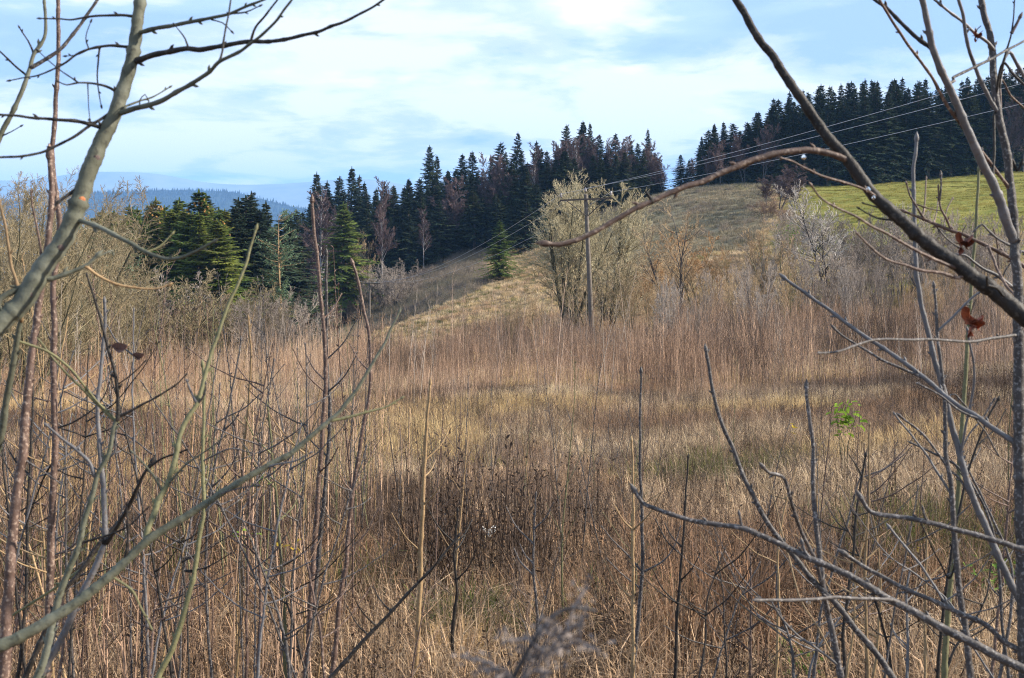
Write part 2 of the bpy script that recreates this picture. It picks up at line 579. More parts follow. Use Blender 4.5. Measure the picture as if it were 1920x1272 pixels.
def ridge(name, crest, Y, depth_front, zlow, mat, rough, seed):
    pxs = np.linspace(crest[0][0], crest[-1][0], 260)
    pys = np.interp(pxs, [c[0] for c in crest], [c[1] for c in crest])
    pys = _blur(pys[None], 15, 1)[0]
    prof = [(0, -depth_front, None), (.35, -depth_front * .62, None), (.7, -depth_front * .3, None), (.9, -depth_front * .1, None), (1, 0, None), (.8, depth_front * .35, None), (0.2, depth_front, None)]
    rows = []
    for k, (h, dy, _) in enumerate(prof):
        yy = np.full(len(pxs), Y + dy)
        xx = X(pxs, Y)
        zc = (HOR - pys) / F * Y
        z = zlow + (zc - zlow) * h + rough * vnoise(xx, yy * 1.3, depth_front * .22, seed) * (1 if 0 < k < 6 else 0) * (0.25 if k == 4 else 1)
        rows.append(np.stack([xx, yy, z], -1))
    V = np.array(rows)
    a, b = V.shape[:2]
    i = np.arange(a - 1)[:, None]
    j = np.arange(b - 1)[None, :]
    q = np.stack([i * b + j, i * b + j + 1, (i + 1) * b + j + 1, (i + 1) * b + j], -1).reshape(-1, 4)
    single(name, mesh_np(name, V.reshape(-1, 3), q, mat), kind='structure')
    return V


HILL = ridge('hills', [(-600, 385), (-200, 378), (100, 374), (180, 362), (250, 359), (320, 355), (400, 358), (450, 363), (500, 377), (560, 392), (700, 412), (1000, 425)], 4600, 1300, -142,
             hill_mat('hill_forest', (.010, .018, .012), (.02, .03, .016), .02), 14, 4)
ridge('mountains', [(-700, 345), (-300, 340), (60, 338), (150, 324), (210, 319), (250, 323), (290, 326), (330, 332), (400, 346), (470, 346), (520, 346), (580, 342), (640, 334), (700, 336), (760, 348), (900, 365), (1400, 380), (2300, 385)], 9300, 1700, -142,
      hill_mat('mountain_hazed', (.17, .20, .19), (.25, .27, .25), .004), 25, 9)  # base colour paled to carry part of the distance haze


def far_forest():
    b = Buf()
    rng = np.random.default_rng(5)
    n = 9000
    c = rng.integers(0, HILL.shape[1] - 1, n)
    t = rng.random(n) ** 0.6
    row = 1 + t * 3
    i = np.floor(row).astype(int)
    i = np.minimum(i, 3)
    f = row - i
    base = HILL[i, c] * (1 - f)[:, None] + HILL[i + 1, c] * f[:, None]
    base[:, 0] += rng.normal(0, 9, n)
    h = rng.uniform(8, 17, n)
    w = h * rng.uniform(.14, .24, n)
    ang = np.arange(5) * 2 * math.pi / 5
    ring = base[:, None, :] + np.stack([np.cos(ang)[None] * w[:, None], np.sin(ang)[None] * w[:, None], np.zeros((n, 5)) - 1], -1)
    top = base + np.stack([np.zeros(n), np.zeros(n), h], -1)
    V = np.concatenate([ring, top[:, None]], 1).reshape(-1, 3)
    k = np.arange(5)
    tr = np.stack([k, (k + 1) % 5, np.full(5, 5)], -1)
    T = (tr[None] + (np.arange(n) * 6)[:, None, None]).reshape(-1, 3)
    b.add(V, T)
    single('far_forest', b.mesh('far_forest', hill_mat('far_forest', (.008, .015, .010), (.02, .028, .014), .05), smooth=False), label='far wooded ridge seen as one mass under the pale mountains', kind='stuff')


far_forest()


def build_haze():
    x0, x1, y0, y1, z0, z1 = -11600, 11600, -11600, 11600, -151, 384
    V = [(x, y, z) for x in (x0, x1) for y in (y0, y1) for z in (z0, z1)]
    q = np.array([[0, 1, 3, 2], [4, 6, 7, 5], [0, 4, 5, 1], [2, 3, 7, 6], [0, 2, 6, 4], [1, 5, 7, 3]])
    m = bpy.data.materials.new('haze_air')
    m.use_nodes = True
    nt = m.node_tree
    nt.nodes.clear()
    pv = N(nt, 'ShaderNodeVolumePrincipled')
    pv.inputs['Color'].default_value = (.28, .55, 1.0, 1)
    pv.inputs['Density'].default_value = 0.00012
    pv.inputs['Anisotropy'].default_value = 0.0
    out = N(nt, 'ShaderNodeOutputMaterial')
    L(nt, pv.outputs[0], out.inputs['Volume'])
    o = single('haze', mesh_np('haze', np.array(V, float), q, m, False), kind='stuff')
    o['label'] = 'thin blue air between the camera and the far hills'


build_haze()


# ------------------------------------------------------------------ conifers
def spruce_meshes(seed, H=18.0, W=3.1, low=0.06, droop=.35, dens=1.0, power=.85):
    rng = np.random.default_rng(seed)
    b = Buf()
    base, dirs, Ls, dr, fz_ = [], [], [], [], []
    z, a = H * low, 0.0
    while z < H * .985:
        f = z / H
        z += (0.50 - .30 * f) / (6.5 - 2.0 * f) * rng.uniform(.6, 1.4) / dens
        a += 2.4 + rng.normal(0, .5)
        if rng.random() < .06:
            continue
        zz = z + rng.normal(0, .05)
        f = min(zz / H, .995)
        Lz = W * (1 - f) ** power * (1 - .25 * max(0, .25 - f) / .25) + .12
        ln = Lz * rng.uniform(.45, 1.12) * (1.22 if rng.random() < .10 else 1)
        el = rng.normal(-.16 + .75 * f ** 2.2, .13)
        base.append((0, 0, zz))
        dirs.append((math.cos(a), math.sin(a), math.tan(el)))
        Ls.append(ln)
        dr.append(droop * (1 - f) * rng.uniform(.4, 1.3))
        fz_.append(f)
    base, dirs, Ls, dr, fz_ = map(np.array, (base, dirs, Ls, dr, fz_))
    nB = len(Ls)
    ns = 9
    s = (np.arange(ns) + .6)[None] / ns * np.ones((nB, 1))
    s = s ** .8 + rng.normal(0, .03, (nB, ns))
    p = base[:, None] + dirs[:, None] * (Ls[:, None] * s)[..., None]
    p[..., 2] += -dr[:, None] * Ls[:, None] * s ** 2 + .28 * dr[:, None] * Ls[:, None] * s ** 4
    out = nrm(dirs * np.array([1, 1, 0]))
    side = np.stack([-out[:, 1], out[:, 0], np.zeros(nB)], -1)
    quads = []
    for sgn in (-1, 1, 0):
        ln = np.minimum(.85, .22 + .30 * Ls)[:, None] * (1.15 - .7 * s) * rng.uniform(.7, 1.25, (nB, ns))
        if sgn == 0:
            ln = ln * .8
        d = out[:, None] * rng.uniform(.5, .9, (nB, ns, 1)) + sgn * side[:, None] * rng.uniform(.5, 1.0, (nB, ns, 1))
        d = d + np.array([0, 0, -1.0]) * (rng.uniform(.05, .55, (nB, ns, 1)) * (1.1 - fz_)[:, None, None] + (.35 if sgn == 0 else 0))
        d = nrm(d)
        wv = nrm(np.cross(d, np.array([0, 0, 1.0])) + rng.normal(0, .35, (nB, ns, 3))) * (ln * rng.uniform(.16, .27, (nB, ns)))[..., None]
        e = d * ln[..., None]
        sag = np.array([0, 0, -1.0]) * (ln * .12)[..., None]
        quads.append(np.stack([p, p + e * .45 + wv, p + e + sag, p + e * .45 - wv], -2))
    Q = np.concatenate([q.reshape(-1, 4, 3) for q in quads])
    # leader shoot
    for k in range(6):
        a = k * 1.05
        z0 = H * .965
        Q = np.concatenate([Q, np.array([[[0, 0, z0 - .2], [.08 * math.cos(a), .08 * math.sin(a), z0 + .15], [.02 * math.cos(a), .02 * math.sin(a), H * 1.015], [-.08 * math.cos(a), -.08 * math.sin(a), z0 + .15]]])])
    V = Q.reshape(-1, 3)
    b.add(V, np.arange(len(V)).reshape(-1, 4))
    zt = np.linspace(-.4, H * .99, 9)
    pts = np.stack([.05 * np.sin(zt * .7 + seed), .05 * np.cos(zt * .5), zt], -1)[None]
    tv, tq = tubes(pts, (.22 * (1 - zt / H) + .02)[None] * (H / 18), 7)
    # bare side limbs show on the trunk
    pl = np.stack([base, base + dirs * (Ls * .5)[:, None], p[:, -2]], 1)
    lv, lq = tubes(pl, np.stack([np.full(nB, .035), np.full(nB, .022), np.full(nB, .008)], -1) * (H / 18), 3)
    tb = Buf()
    tb.add(tv, tq)
    tb.add(lv, lq)
    return tb, b


SPR = []
for k, (W, low, droop, power) in enumerate([(4.8, .04, .30, 1.02), (4.1, .06, .42, .95), (5.2, .03, .28, 1.12), (3.6, .08, .45, .90), (4.4, .20, .50, .85), (4.8, .02, .25, 1.18), (3.7, .14, .55, .78), (5.0, .05, .38, .95)]):
    tb, cb = spruce_meshes(100 + k, 18, W, low, droop, power=power)
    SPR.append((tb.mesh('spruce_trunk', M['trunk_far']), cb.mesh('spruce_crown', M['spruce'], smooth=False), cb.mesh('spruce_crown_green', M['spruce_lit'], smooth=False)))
N_SPR = [0]


def put_spruce(px, ptop, Y, label, group=None, var=None, lit=False, wid=1.0, zb=None, cones=False):
    x = X(px, Y)
    g = float(ground(x, Y)) if zb is None else zb
    top = (HOR - ptop) / F * Y
    h = max(top - g, 1.5)
    k = int(RNG.integers(0, 8)) if var is None else var
    t = thing('spruce_tree', label, 'spruce tree', (x, Y, g), group)
    s = h / 18.2
    sw = 1.62 * wid * s ** .8 * RNG.uniform(.85, 1.15) if h > 6 else s * wid * 1.1
    t.scale = (sw, sw, s)
    t.rotation_euler = (RNG.normal(0, .025), RNG.normal(0, .025), RNG.random() * 6.28)
    part('trunk', SPR[k][0], t)
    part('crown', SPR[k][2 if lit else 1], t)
    if cones:
        b = Buf()
        n = 26
        z = RNG.uniform(15.2, 17.3, n)
        a = RNG.random(n) * 6.28
        r = (18 - z) * .22 + .08
        c = np.stack([np.cos(a) * r, np.sin(a) * r, z], -1)
        pts = np.stack([c, c - [0, 0, .13], c - [0, 0, .26]], 1)
        v, q = tubes(pts, np.tile([[.02, .075, .02]], (n, 1)), 5)
        b.add(v, q)
        part('cones', b.mesh('cones', M['cone']), t)['kind'] = 'stuff'
    N_SPR[0] += 1
    return t


# skyline spruces of the middle wood (pixel column, pixel row of the top, depth)
MID = [(556, 392, 205), (573, 378, 208), (594, 322, 214), (612, 338, 218), (632, 330, 216), (659, 312, 220), (672, 328, 226), (688, 340, 222), (703, 352, 215), (722, 345, 226), (738, 350, 218),
       (764, 336, 228), (787, 352, 222), (806, 272, 226), (826, 290, 230), (843, 318, 226), (860, 288, 228), (884, 283, 232), (905, 318, 226), (918, 290, 234), (937, 266, 232), (952, 284, 230), (967, 247, 236), (984, 282, 232),
       (1006, 264, 236), (1024, 282, 240), (1045, 275, 240), (1067, 233, 240), (1085, 238, 242), (1096, 226, 238), (1108, 230, 244), (1124, 252, 240), (1152, 250, 236), (1167, 272, 240), (1183, 262, 242), (1198, 268, 244), (1216, 241, 232), (1230, 285, 240)]
for px, pt, Y in MID:
    put_spruce(px, pt, Y, 'tall dark spruce on the skyline of the wood behind the valley', 'skyline spruces of the middle wood', wid=RNG.uniform(.75, 1.05))
for px in np.arange(548, 1245, 14.0):
    env = np.interp(px, [552, 600, 700, 800, 880, 960, 1000, 1100, 1240], [440, 410, 420, 395, 360, 350, 330, 305, 300])
    Yb = np.interp(px, [552, 700, 760, 850, 960, 1000, 1100, 1250], [190, 196, 200, 203, 198, 196, 204, 212])
    put_spruce(px + RNG.normal(0, 5), env + RNG.normal(0, 16), Yb + RNG.uniform(-3, 8), 'lower dark spruce at the front edge of the wood behind the valley', 'front edge spruces of the middle wood', wid=RNG.uniform(.9, 1.2))
for px in np.arange(545, 1240, 15.0):
    env = np.interp(px, [552, 600, 700, 800, 880, 960, 1000, 1100, 1240], [400, 362, 372, 345, 325, 310, 300, 285, 292])
    put_spruce(px + RNG.normal(0, 6), env + RNG.normal(0, 10), 213 + RNG.uniform(-4, 8), 'dark spruce in the thick of the wood behind the valley', 'inner spruces of the middle wood', wid=RNG.uniform(.9, 1.15))
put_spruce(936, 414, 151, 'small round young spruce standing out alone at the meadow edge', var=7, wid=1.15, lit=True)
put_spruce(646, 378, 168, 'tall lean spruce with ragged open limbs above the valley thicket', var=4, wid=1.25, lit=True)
put_spruce(985, 372, 186, 'dark spruce half hidden beside the olive tree clump', var=0, wid=1.2)
put_spruce(1278, 290, 216, 'small lone spruce in the gap on the hill crest', var=1, wid=1.1)
put_spruce(1292, 300, 220, 'slighter spruce just right of the lone one on the crest', var=3, wid=1.0)

# wood on the hill at the right
for row, (dY, dt) in enumerate([(0, 20), (8, 4), (17, 0)]):
    for px in np.arange(1312 + row * 6, 2060, 18.5):
        env = np.interp(px, [1300, 1337, 1372, 1410, 1440, 1480, 1525, 1605, 1700, 1800, 1900, 2100], [262, 226, 226, 206, 190, 172, 160, 146, 143, 142, 122, 100])
        Yb = np.interp(px, [1300, 1420, 1500, 1600, 1750, 1900, 2100], [207, 209, 205, 201, 205, 212, 220])
        put_spruce(px + RNG.normal(0, 4), env + dt + abs(RNG.normal(0, 11)), Yb + dY + RNG.uniform(-2, 2),
                   'dark spruce in the dense wood on the grassy hill', 'spruces of the hill wood', wid=RNG.uniform(.75, 1.05))

# sunlit stand beyond the left thicket
LEFT = [(205, 398, 132, 0), (236, 384, 128, 0), (222, 410, 122, 0), (258, 402, 126, 0), (272, 396, 132, 0), (300, 369, 120, 1), (318, 384, 124, 0), (334, 378, 132, 0), (348, 392, 118, 0), (366, 354, 116, 1), (382, 378, 126, 0), (396, 362, 138, 2),
        (411, 398, 112, 1), (418, 388, 128, 0), (434, 370, 134, 2), (452, 378, 128, 2), (464, 366, 124, 2), (474, 358, 128, 2), (487, 392, 122, 2), (508, 402, 134, 2), (180, 404, 134, 0), (160, 410, 136, 0), (192, 392, 138, 0), (214, 392, 136, 0), (247, 388, 136, 0), (284, 380, 130, 0), (310, 392, 118, 0), (340, 370, 136, 0), (356, 396, 112, 0), (374, 398, 108, 0), (390, 384, 122, 0), (404, 410, 106, 0), (426, 392, 120, 0), (444, 386, 118, 2), (496, 376, 136, 2), (538, 402, 134, 2), (268, 412, 116, 0), (236, 412, 116, 0)]
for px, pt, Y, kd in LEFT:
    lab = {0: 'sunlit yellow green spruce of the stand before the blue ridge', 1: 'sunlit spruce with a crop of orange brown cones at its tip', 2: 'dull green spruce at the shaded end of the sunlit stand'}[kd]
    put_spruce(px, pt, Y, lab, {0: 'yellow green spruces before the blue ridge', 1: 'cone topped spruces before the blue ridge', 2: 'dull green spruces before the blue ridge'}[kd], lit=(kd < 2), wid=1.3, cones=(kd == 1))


def pine_tree(px, pt, Y, label):
    x = X(px, Y)
    g = float(ground(x, Y))
    h = (HOR - pt) / F * Y - g
    rng = np.random.default_rng(int(px))
    t = thing('pine_tree', label, 'pine tree', (x, Y, g))
    zt = np.linspace(-.3, h * .97, 8)
    tb = Buf()
    tv, tq = tubes(np.stack([.12 * np.sin(zt * .4), .1 * np.cos(zt * .3), zt], -1)[None], (.17 * (1 - zt / h) + .02)[None], 7)
    tb.add(tv, tq)
    nb = 60
    z = h * rng.uniform(.30, .96, nb)
    a = rng.random(nb) * 6.28
    ln = (1.0 + 1.5 * np.sin(np.clip((z / h - .25) / .75, 0, 1) * 2.6)) * rng.uniform(.5, 1.1, nb)
    d = np.stack([np.cos(a), np.sin(a), rng.uniform(.1, .6, nb)], -1)
    b0 = np.stack([0 * z, 0 * z, z], -1)
    pts = np.stack([b0, b0 + d * ln[:, None] * .5, b0 + d * ln[:, None] + [0, 0, .15]], 1)
    v, q = tubes(pts, np.tile([[.04, .025, .012]], (nb, 1)), 4)
    tb.add(v, q)
    part('trunk', tb.mesh('pine_trunk', M['tan']), t)
    n = 46
    c = (b0[:, None] + d[:, None] * (ln[:, None] * rng.uniform(.35, 1.05, (nb, n)))[..., None] + rng.normal(0, .17, (nb, n, 3))).reshape(-1, 3)
    dd = nrm(rng.normal(0, 1, c.shape) + [0, 0, .6]) * .26
    ww = nrm(np.cross(dd, rng.normal(0, 1, c.shape))) * .05
    Q = np.stack([c, c + dd * .5 + ww, c + dd, c + dd * .5 - ww], 1)
    b = Buf()
    b.add(Q.reshape(-1, 3), np.arange(len(Q) * 4).reshape(-1, 4))
    part('crown', b.mesh('pine_crown', M['pine'], smooth=False), t)


pine_tree(524, 393, 118, 'blue green pine with a bare pinkish trunk at the end of the sunlit stand')
pine_tree(150, 425, 108, 'pale green pine glimpsed behind the olive twigs')
pine_tree(215, 432, 100, 'low pale green pine crown just over the grey bushes')


# ------------------------------------------------------------------ bare trees and bushes
def grow(rng, pp, pr, plen, m, t0, t1, ang, ratio, up, n, rmin, rscale=.62, noise_=.12, fall=.55):
    B, k, _ = pp.shape
    t = (np.arange(m)[None] + rng.random((B, m))) / m
    t = t0 + (t1 - t0) * t
    f = t * (k - 1)
    i = np.minimum(f.astype(int), k - 2)
    w = (f - i)[..., None]
    bi = np.arange(B)[:, None]
    pos = pp[bi, i] * (1 - w) + pp[bi, i + 1] * w
    rad = pr[bi, i] * (1 - w[..., 0]) + pr[bi, i + 1] * w[..., 0]
    tan = nrm(pp[bi, i + 1] - pp[bi, i])
    rnd = rng.normal(0, 1, tan.shape)
    perp = nrm(rnd - tan * (rnd * tan).sum(-1, keepdims=True))
    a = np.radians(rng.normal(ang[0], ang[1], (B, m)))[..., None]
    d = nrm(tan * np.cos(a) + perp * np.sin(a) + np.array([0, 0, up]))
    ln = plen[:, None] * ratio * (1 - fall * (t - t0) / max(t1 - t0, 1e-6)) * rng.uniform(.65, 1.25, (B, m))
    pos, d, ln, rad = pos.reshape(-1, 3), d.reshape(-1, 3), ln.ravel(), rad.ravel()
    pts = [pos]
    for s in range(n - 1):
        d = nrm(d + rng.normal(0, noise_, d.shape) + np.array([0, 0, up * .35]))
        pts.append(pts[-1] + d * (ln / (n - 1))[:, None])
    pts = np.stack(pts, 1)
    r0 = np.maximum(rad * rscale, rmin * 1.4)
    r = r0[:, None] * (1 - np.linspace(0, 1, n)[None]) + rmin * np.linspace(0, 1, n)[None]
    return pts, r, ln


def bare_tree(seed, H, stems=1, spread=10, lv=((12, .30, .96, 42, .42), (9, .2, 1., 40, .42), (5, .25, 1., 38, .5)), r0=.1, rmin=.007, up=.10, lean=0, wig=.06, base_spread=.15):
    rng = np.random.default_rng(seed)
    n = 9
    az = rng.random(stems) * 6.28
    if stems > 1:
        az = np.arange(stems) * 6.28 / stems + rng.normal(0, .4, stems)
    el = np.radians(np.abs(rng.normal(spread, spread * .4, stems)))
    d = np.stack([np.cos(az) * np.sin(el), np.sin(az) * np.sin(el), np.cos(el)], -1)
    ln = H * rng.uniform(.78, 1.0, stems)
    ln[0] = H
    p = np.stack([np.cos(az) * base_spread, np.sin(az) * base_spread, 0 * az - .25], -1) * (1 if stems > 1 else np.array([0, 0, 1]))
    pts = [p]
    for s in range(n - 1):
        d = nrm(d + rng.normal(0, wig, d.shape) + np.array([0, 0, .06]))
        pts.append(pts[-1] + d * (ln / (n - 1))[:, None])
    P0 = np.stack(pts, 1)
    R0 = (r0 * ln / H)[:, None] * (1 - np.linspace(0, 1, n)[None]) ** .8 + rmin
    tb, cb = Buf(), Buf()
    tb.add(*tubes(P0, R0, 6))
    pp, pr, pl = P0, R0, ln
    for li, (m, t0, t1, a, ratio) in enumerate(lv):
        pp, pr, pl = grow(rng, pp, pr, pl, m, t0, t1, (a, 13), ratio, up, 5 if li == 0 else 4 if li == 1 else 3, rmin, noise_=.13)
        (tb if li == 0 and stems < 4 and H > 5 else cb).add(*tubes(pp, pr, 4 if li == 0 else 3))
    return tb, cb


def reg(seed, H, tm, cm, **kw):
    tb, cb = bare_tree(seed, H, **kw)
    return (tb.mesh('bare_trunk', tm), cb.mesh('bare_crown', cm), H)


BT = {
    'clump_a': reg(1, 9.5, M['moss'], M['tw_olive'], stems=8, spread=14, r0=.17, rmin=.009, wig=.05, lv=((13, .36, .99, 46, .38), (11, .15, 1., 44, .44), (5, .2, 1, 44, .55))),
    'clump_b': reg(2, 9.0, M['moss'], M['tw_olive'], stems=7, spread=14, r0=.16, rmin=.009, wig=.05, lv=((13, .36, .99, 46, .38), (11, .15, 1., 44, .44), (5, .2, 1, 44, .55))),
    'tan': reg(3, 7.0, M['grey'], M['tw_tan'], stems=3, spread=20, r0=.07, rmin=.007, lv=((11, .25, .97, 36, .42), (9, .2, 1, 36, .45), (4, .3, 1, 36, .5))),
    'pale': reg(4, 7.5, M['grey'], M['tw_pale'], stems=2, spread=9, r0=.075, rmin=.0085, lv=((20, .25, .98, 40, .36), (10, .2, 1, 38, .45), (4, .3, 1, 36, .5))),
    'slim': reg(5, 6.5, M['grey'], M['tw_grey'], stems=4, spread=12, r0=.05, rmin=.0075, up=.2, lv=((11, .3, .97, 30, .4), (8, .2, 1, 32, .45), (4, .3, 1, 30, .5))),
    'slim_tan': reg(15, 6.5, M['green'], M['tw_tan'], stems=5, spread=11, r0=.05, rmin=.0075, up=.2, lv=((11, .3, .97, 30, .4), (8, .2, 1, 32, .45), (4, .3, 1, 30, .5))),
    'bush_grey': reg(6, 4.5, M['grey'], M['tw_grey'], stems=12, spread=26, r0=.03, rmin=.0058, base_spread=.5, lv=((10, .15, .98, 32, .42), (11, .15, 1, 38, .45), (5, .3, 1, 38, .55))),
    'bush_olive': reg(7, 4.8, M['moss'], M['tw_edge'], stems=13, spread=28, r0=.03, rmin=.0058, base_spread=.6, lv=((10, .15, .98, 34, .42), (11, .15, 1, 38, .45), (5, .3, 1, 38, .55))),
    'bush_brown': reg(8, 4.2, M['red'], M['tw_brown'], stems=13, spread=24, r0=.03, rmin=.0058, base_spread=.6, lv=((10, .15, .98, 34, .42), (11, .15, 1, 38, .45), (5, .3, 1, 38, .55))),
    'purple': reg(9, 13., M['grey'], M['tw_purple'], stems=2, spread=8, r0=.12, rmin=.017, lv=((24, .25, .98, 38, .32), (15, .2, 1, 36, .42), (8, .2, 1, 36, .5))),
    'birch': reg(10, 15., M['birch'], M['tw_purple'], stems=1, spread=3, r0=.10, rmin=.015, wig=.03, lv=((34, .32, .98, 34, .24), (14, .2, 1, 34, .42), (8, .2, 1, 34, .5))),
    'orange': reg(11, 4.0, M['tan'], M['tw_orange'], stems=3, spread=12, r0=.04, rmin=.007, lv=((16, .1, .98, 50, .36), (8, .2, 1, 36, .45), (5, .3, 1, 36, .5))),
    'edge': reg(12, 7.0, M['moss'], M['tw_edge'], stems=8, spread=15, r0=.05, rmin=.0042, base_spread=.4, lv=((13, .2, .98, 36, .36), (11, .15, 1, 40, .44), (5, .2, 1, 40, .5))),
    'edge_olive': reg(13, 6.0, M['moss'], M['tw_edge'], stems=9, spread=20, r0=.05, rmin=.0045, base_spread=.5, lv=((12, .15, .98, 36, .38), (9, .15, 1, 40, .44), (4, .2, 1, 40, .5))),
}


def put_bare(kind, px, ptop, Y, label, group=None, name='bare_tree', cat='bare tree', wid=1.0, rz=None):
    tm, cm, H = BT[kind]
    x = X(px, Y)
    g = float(ground(x, Y))
    h = (HOR - ptop) / F * Y - g
    s = h / (H * .97)
    t = thing(name, label, cat, (x, Y, g), group)
    t.scale = (s * wid, s * wid, s)
    t.rotation_euler = (0, 0, RNG.random() * 6.28 if rz is None else rz)
    part('trunk', tm, t)
    part('crown', cm, t)
    return t


put_bare('clump_a', 1068, 356, 71, 'big olive many stemmed bare tree left behind the nearer pole', rz=.4)
put_bare('clump_b', 1142, 350, 75, 'big olive many stemmed bare tree right behind the nearer pole', rz=2.2)
put_bare('bush_olive', 1120, 470, 68, 'low olive thicket around the foot of the nearer pole', name='bare_bush', cat='bush', wid=1.2)
put_bare('tan', 1268, 392, 62, 'forked tan bare tree standing alone on the slope right of the pole', rz=1.0)
put_bare('slim_tan', 1450, 430, 60, 'bushy pale bare tree with upright tips between the two solitary ones', wid=1.1)
put_bare('pale', 1555, 362, 60, 'whitish bare tree with feathery twigs on the right slope', rz=.3, wid=1.25)
put_bare('slim', 1640, 410, 62, 'slim grey bare trees before the green field', wid=1.0)
put_bare('slim', 1612, 440, 66, 'small grey bare tree tucked beside the whitish one', wid=.9)
put_bare('bush_grey', 1500, 395, 92, 'dense smoky grey bush behind the whitish tree', name='bare_bush', cat='bush', wid=1.0)
put_bare('bush_grey', 1535, 405, 96, 'smoky grey bush leaning out behind the whitish tree crown', name='bare_bush', cat='bush', wid=1.0)
put_bare('purple', 1462, 314, 150, 'purplish bare tree where the heath meets the green field', wid=1.9)
put_bare('purple', 1438, 338, 156, 'lower purplish bare tree on the crest side of the taller one', wid=1.8)
put_bare('purple', 1490, 334, 146, 'lower purplish bare tree on the field side of the taller one', wid=1.8)
put_bare('bush_brown', 1440, 372, 140, 'dark brown bush at the foot of the purplish tree', name='bare_bush', cat='bush', wid=1.6)
put_bare('bush_brown', 1475, 390, 128, 'dark brown bush nearer than the purplish tree', name='bare_bush', cat='bush', wid=1.5)
put_bare('orange', 1255, 432, 78, 'orange tinted young larch above the tan tree', name='young_larch', cat='larch')
put_bare('orange', 1292, 424, 84, 'taller orange tinted young larch beside the tan tree', name='young_larch', cat='larch', wid=1.3)
put_bare('orange', 1345, 462, 80, 'small orange tinted young larch on the open slope', name='young_larch', cat='larch')
put_bare('orange', 1205, 470, 76, 'orange tinted young larch against the olive clump', name='young_larch', cat='larch')
for px, pt, Y in [(1225, 500, 58), (1330, 505, 57), (1380, 495, 58), (1410, 505, 55), (1500, 500, 56), (1590, 495, 55), (1690, 470, 57), (1730, 480, 55), (1780, 470, 56), (1830, 476, 54), (1180, 520, 60), (1000, 540, 60), (960, 560, 62), (1870, 470, 53)]:
    put_bare(['slim', 'slim_tan', 'pale'][int(RNG.integers(0, 3))], px, pt + 10, Y, 'small thin bare tree rising from the brown thicket on the slope', 'thin bare trees in the slope thicket', wid=.75)
for px, pt, Y, k in [(1500, 440, 72, 'slim'), (1580, 405, 74, 'bush_grey'), (1668, 392, 70, 'pale'), (1690, 415, 66, 'bush_grey'), (1720, 400, 72, 'slim'), (1745, 425, 62, 'bush_grey'), (1770, 402, 68, 'slim'), (1800, 425, 62, 'bush_grey'), (1835, 405, 66, 'slim'), (1860, 428, 60, 'bush_grey'), (1895, 410, 64, 'slim'), (1620, 465, 60, 'bush_grey'), (1540, 470, 58, 'bush_grey'), (1425, 460, 66, 'slim'), (1390, 475, 64, 'slim_tan'), (1310, 480, 62, 'slim_tan'), (1475, 415, 84, 'slim')]:
    b_ = k == 'bush_grey'
    put_bare(k, px, pt, Y, 'grey twiggy bush screening the lower edge of the green field' if b_ else 'grey bare tree screening the lower edge of the green field', 'bushes below the green field' if b_ else 'bare trees below the green field', name='bare_bush' if b_ else 'bare_tree', cat='bush' if b_ else 'bare tree', wid=1.0)
_r = np.random.default_rng(60)
for i in range(34):
    px = _r.uniform(1170, 1900)
    Y = _r.uniform(42, 62)
    pt = np.interp(px, [1170, 1500, 1900], [535, 490, 478]) + _r.normal(0, 18) + (62 - Y) * 1.6
    put_bare(['slim', 'slim_tan', 'pale', 'slim'][i % 4], px, pt, Y, 'small thin bare tree rising from the brown thicket on the slope', 'thin bare trees in the slope thicket', wid=_r.uniform(.6, .9))
# valley thicket round the second pole
put_bare('bush_grey', 738, 492, 168, 'round pale grey bush right of the far pole', name='bare_bush', cat='bush', wid=1.25)
put_bare('bush_grey', 705, 512, 166, 'pale grey bush right behind the far pole', name='bare_bush', cat='bush', wid=1.2)
put_bare('tan', 683, 440, 176, 'grey brown bare tree with a round crown above the far pole', wid=.8)
put_bare('birch', 718, 352, 176, 'white stemmed birch against the dark valley wood', wid=.9)
put_bare('birch', 608, 372, 172, 'birch with a purple twig crown beside the lean spruce', wid=1.1)
put_bare('purple', 590, 398, 182, 'purple bare tree in the dark notch of the valley wood')
put_bare('bush_brown', 600, 520, 172, 'reddish brown bush in the valley notch', name='bare_bush', cat='bush', wid=1.6)
put_bare('bush_grey', 655, 545, 168, 'grey bush left of the far pole', name='bare_bush', cat='bush', wid=1.3)
put_bare('bush_brown', 612, 600, 150, 'low reddish brown bush below the far pole', name='bare_bush', cat='bush', wid=1.5)
put_bare('birch', 795, 398, 193, 'slender birch inside the edge of the valley wood')
for px, pt, Y, k in [(826, 342, 206, 'purple'), (905, 330, 212, 'birch'), (1002, 282, 208, 'birch'), (1030, 276, 214, 'purple'), (1080, 268, 210, 'birch'), (1050, 270, 216, 'purple'), (1128, 262, 214, 'purple'), (1175, 262, 212, 'purple'), (1200, 275, 214, 'purple'), (1140, 270, 218, 'birch'), (950, 300, 210, 'purple'), (1245, 296, 212, 'purple'), (1305, 300, 212, 'purple'), (1326, 280, 204, 'purple'), (1350, 268, 202, 'purple'), (1395, 256, 204, 'purple'), (1430, 240, 204, 'purple')]:
    if px < 1260:
        put_bare(k, px, pt, Y, 'purple brown leafless tree among the spruces of the middle wood' if k == 'purple' else 'white stemmed leafless birch among the spruces of the middle wood', 'leafless trees in the middle wood' if k == 'purple' else 'birches in the middle wood', name='bare_tree' if k == 'purple' else 'birch_tree')
    else:
        put_bare(k, px, pt, Y, 'purple brown leafless tree along the edge of the hill wood', 'leafless trees of the hill wood edge')
for px, pt, Y in [(1790, 330, 206), (1850, 318, 208), (1890, 250, 204), (1920, 240, 206)]:
    put_bare('purple', px, pt - 60, Y, 'dark leafless tree at the foot of the hill wood above the field', 'dark leafless trees above the field')
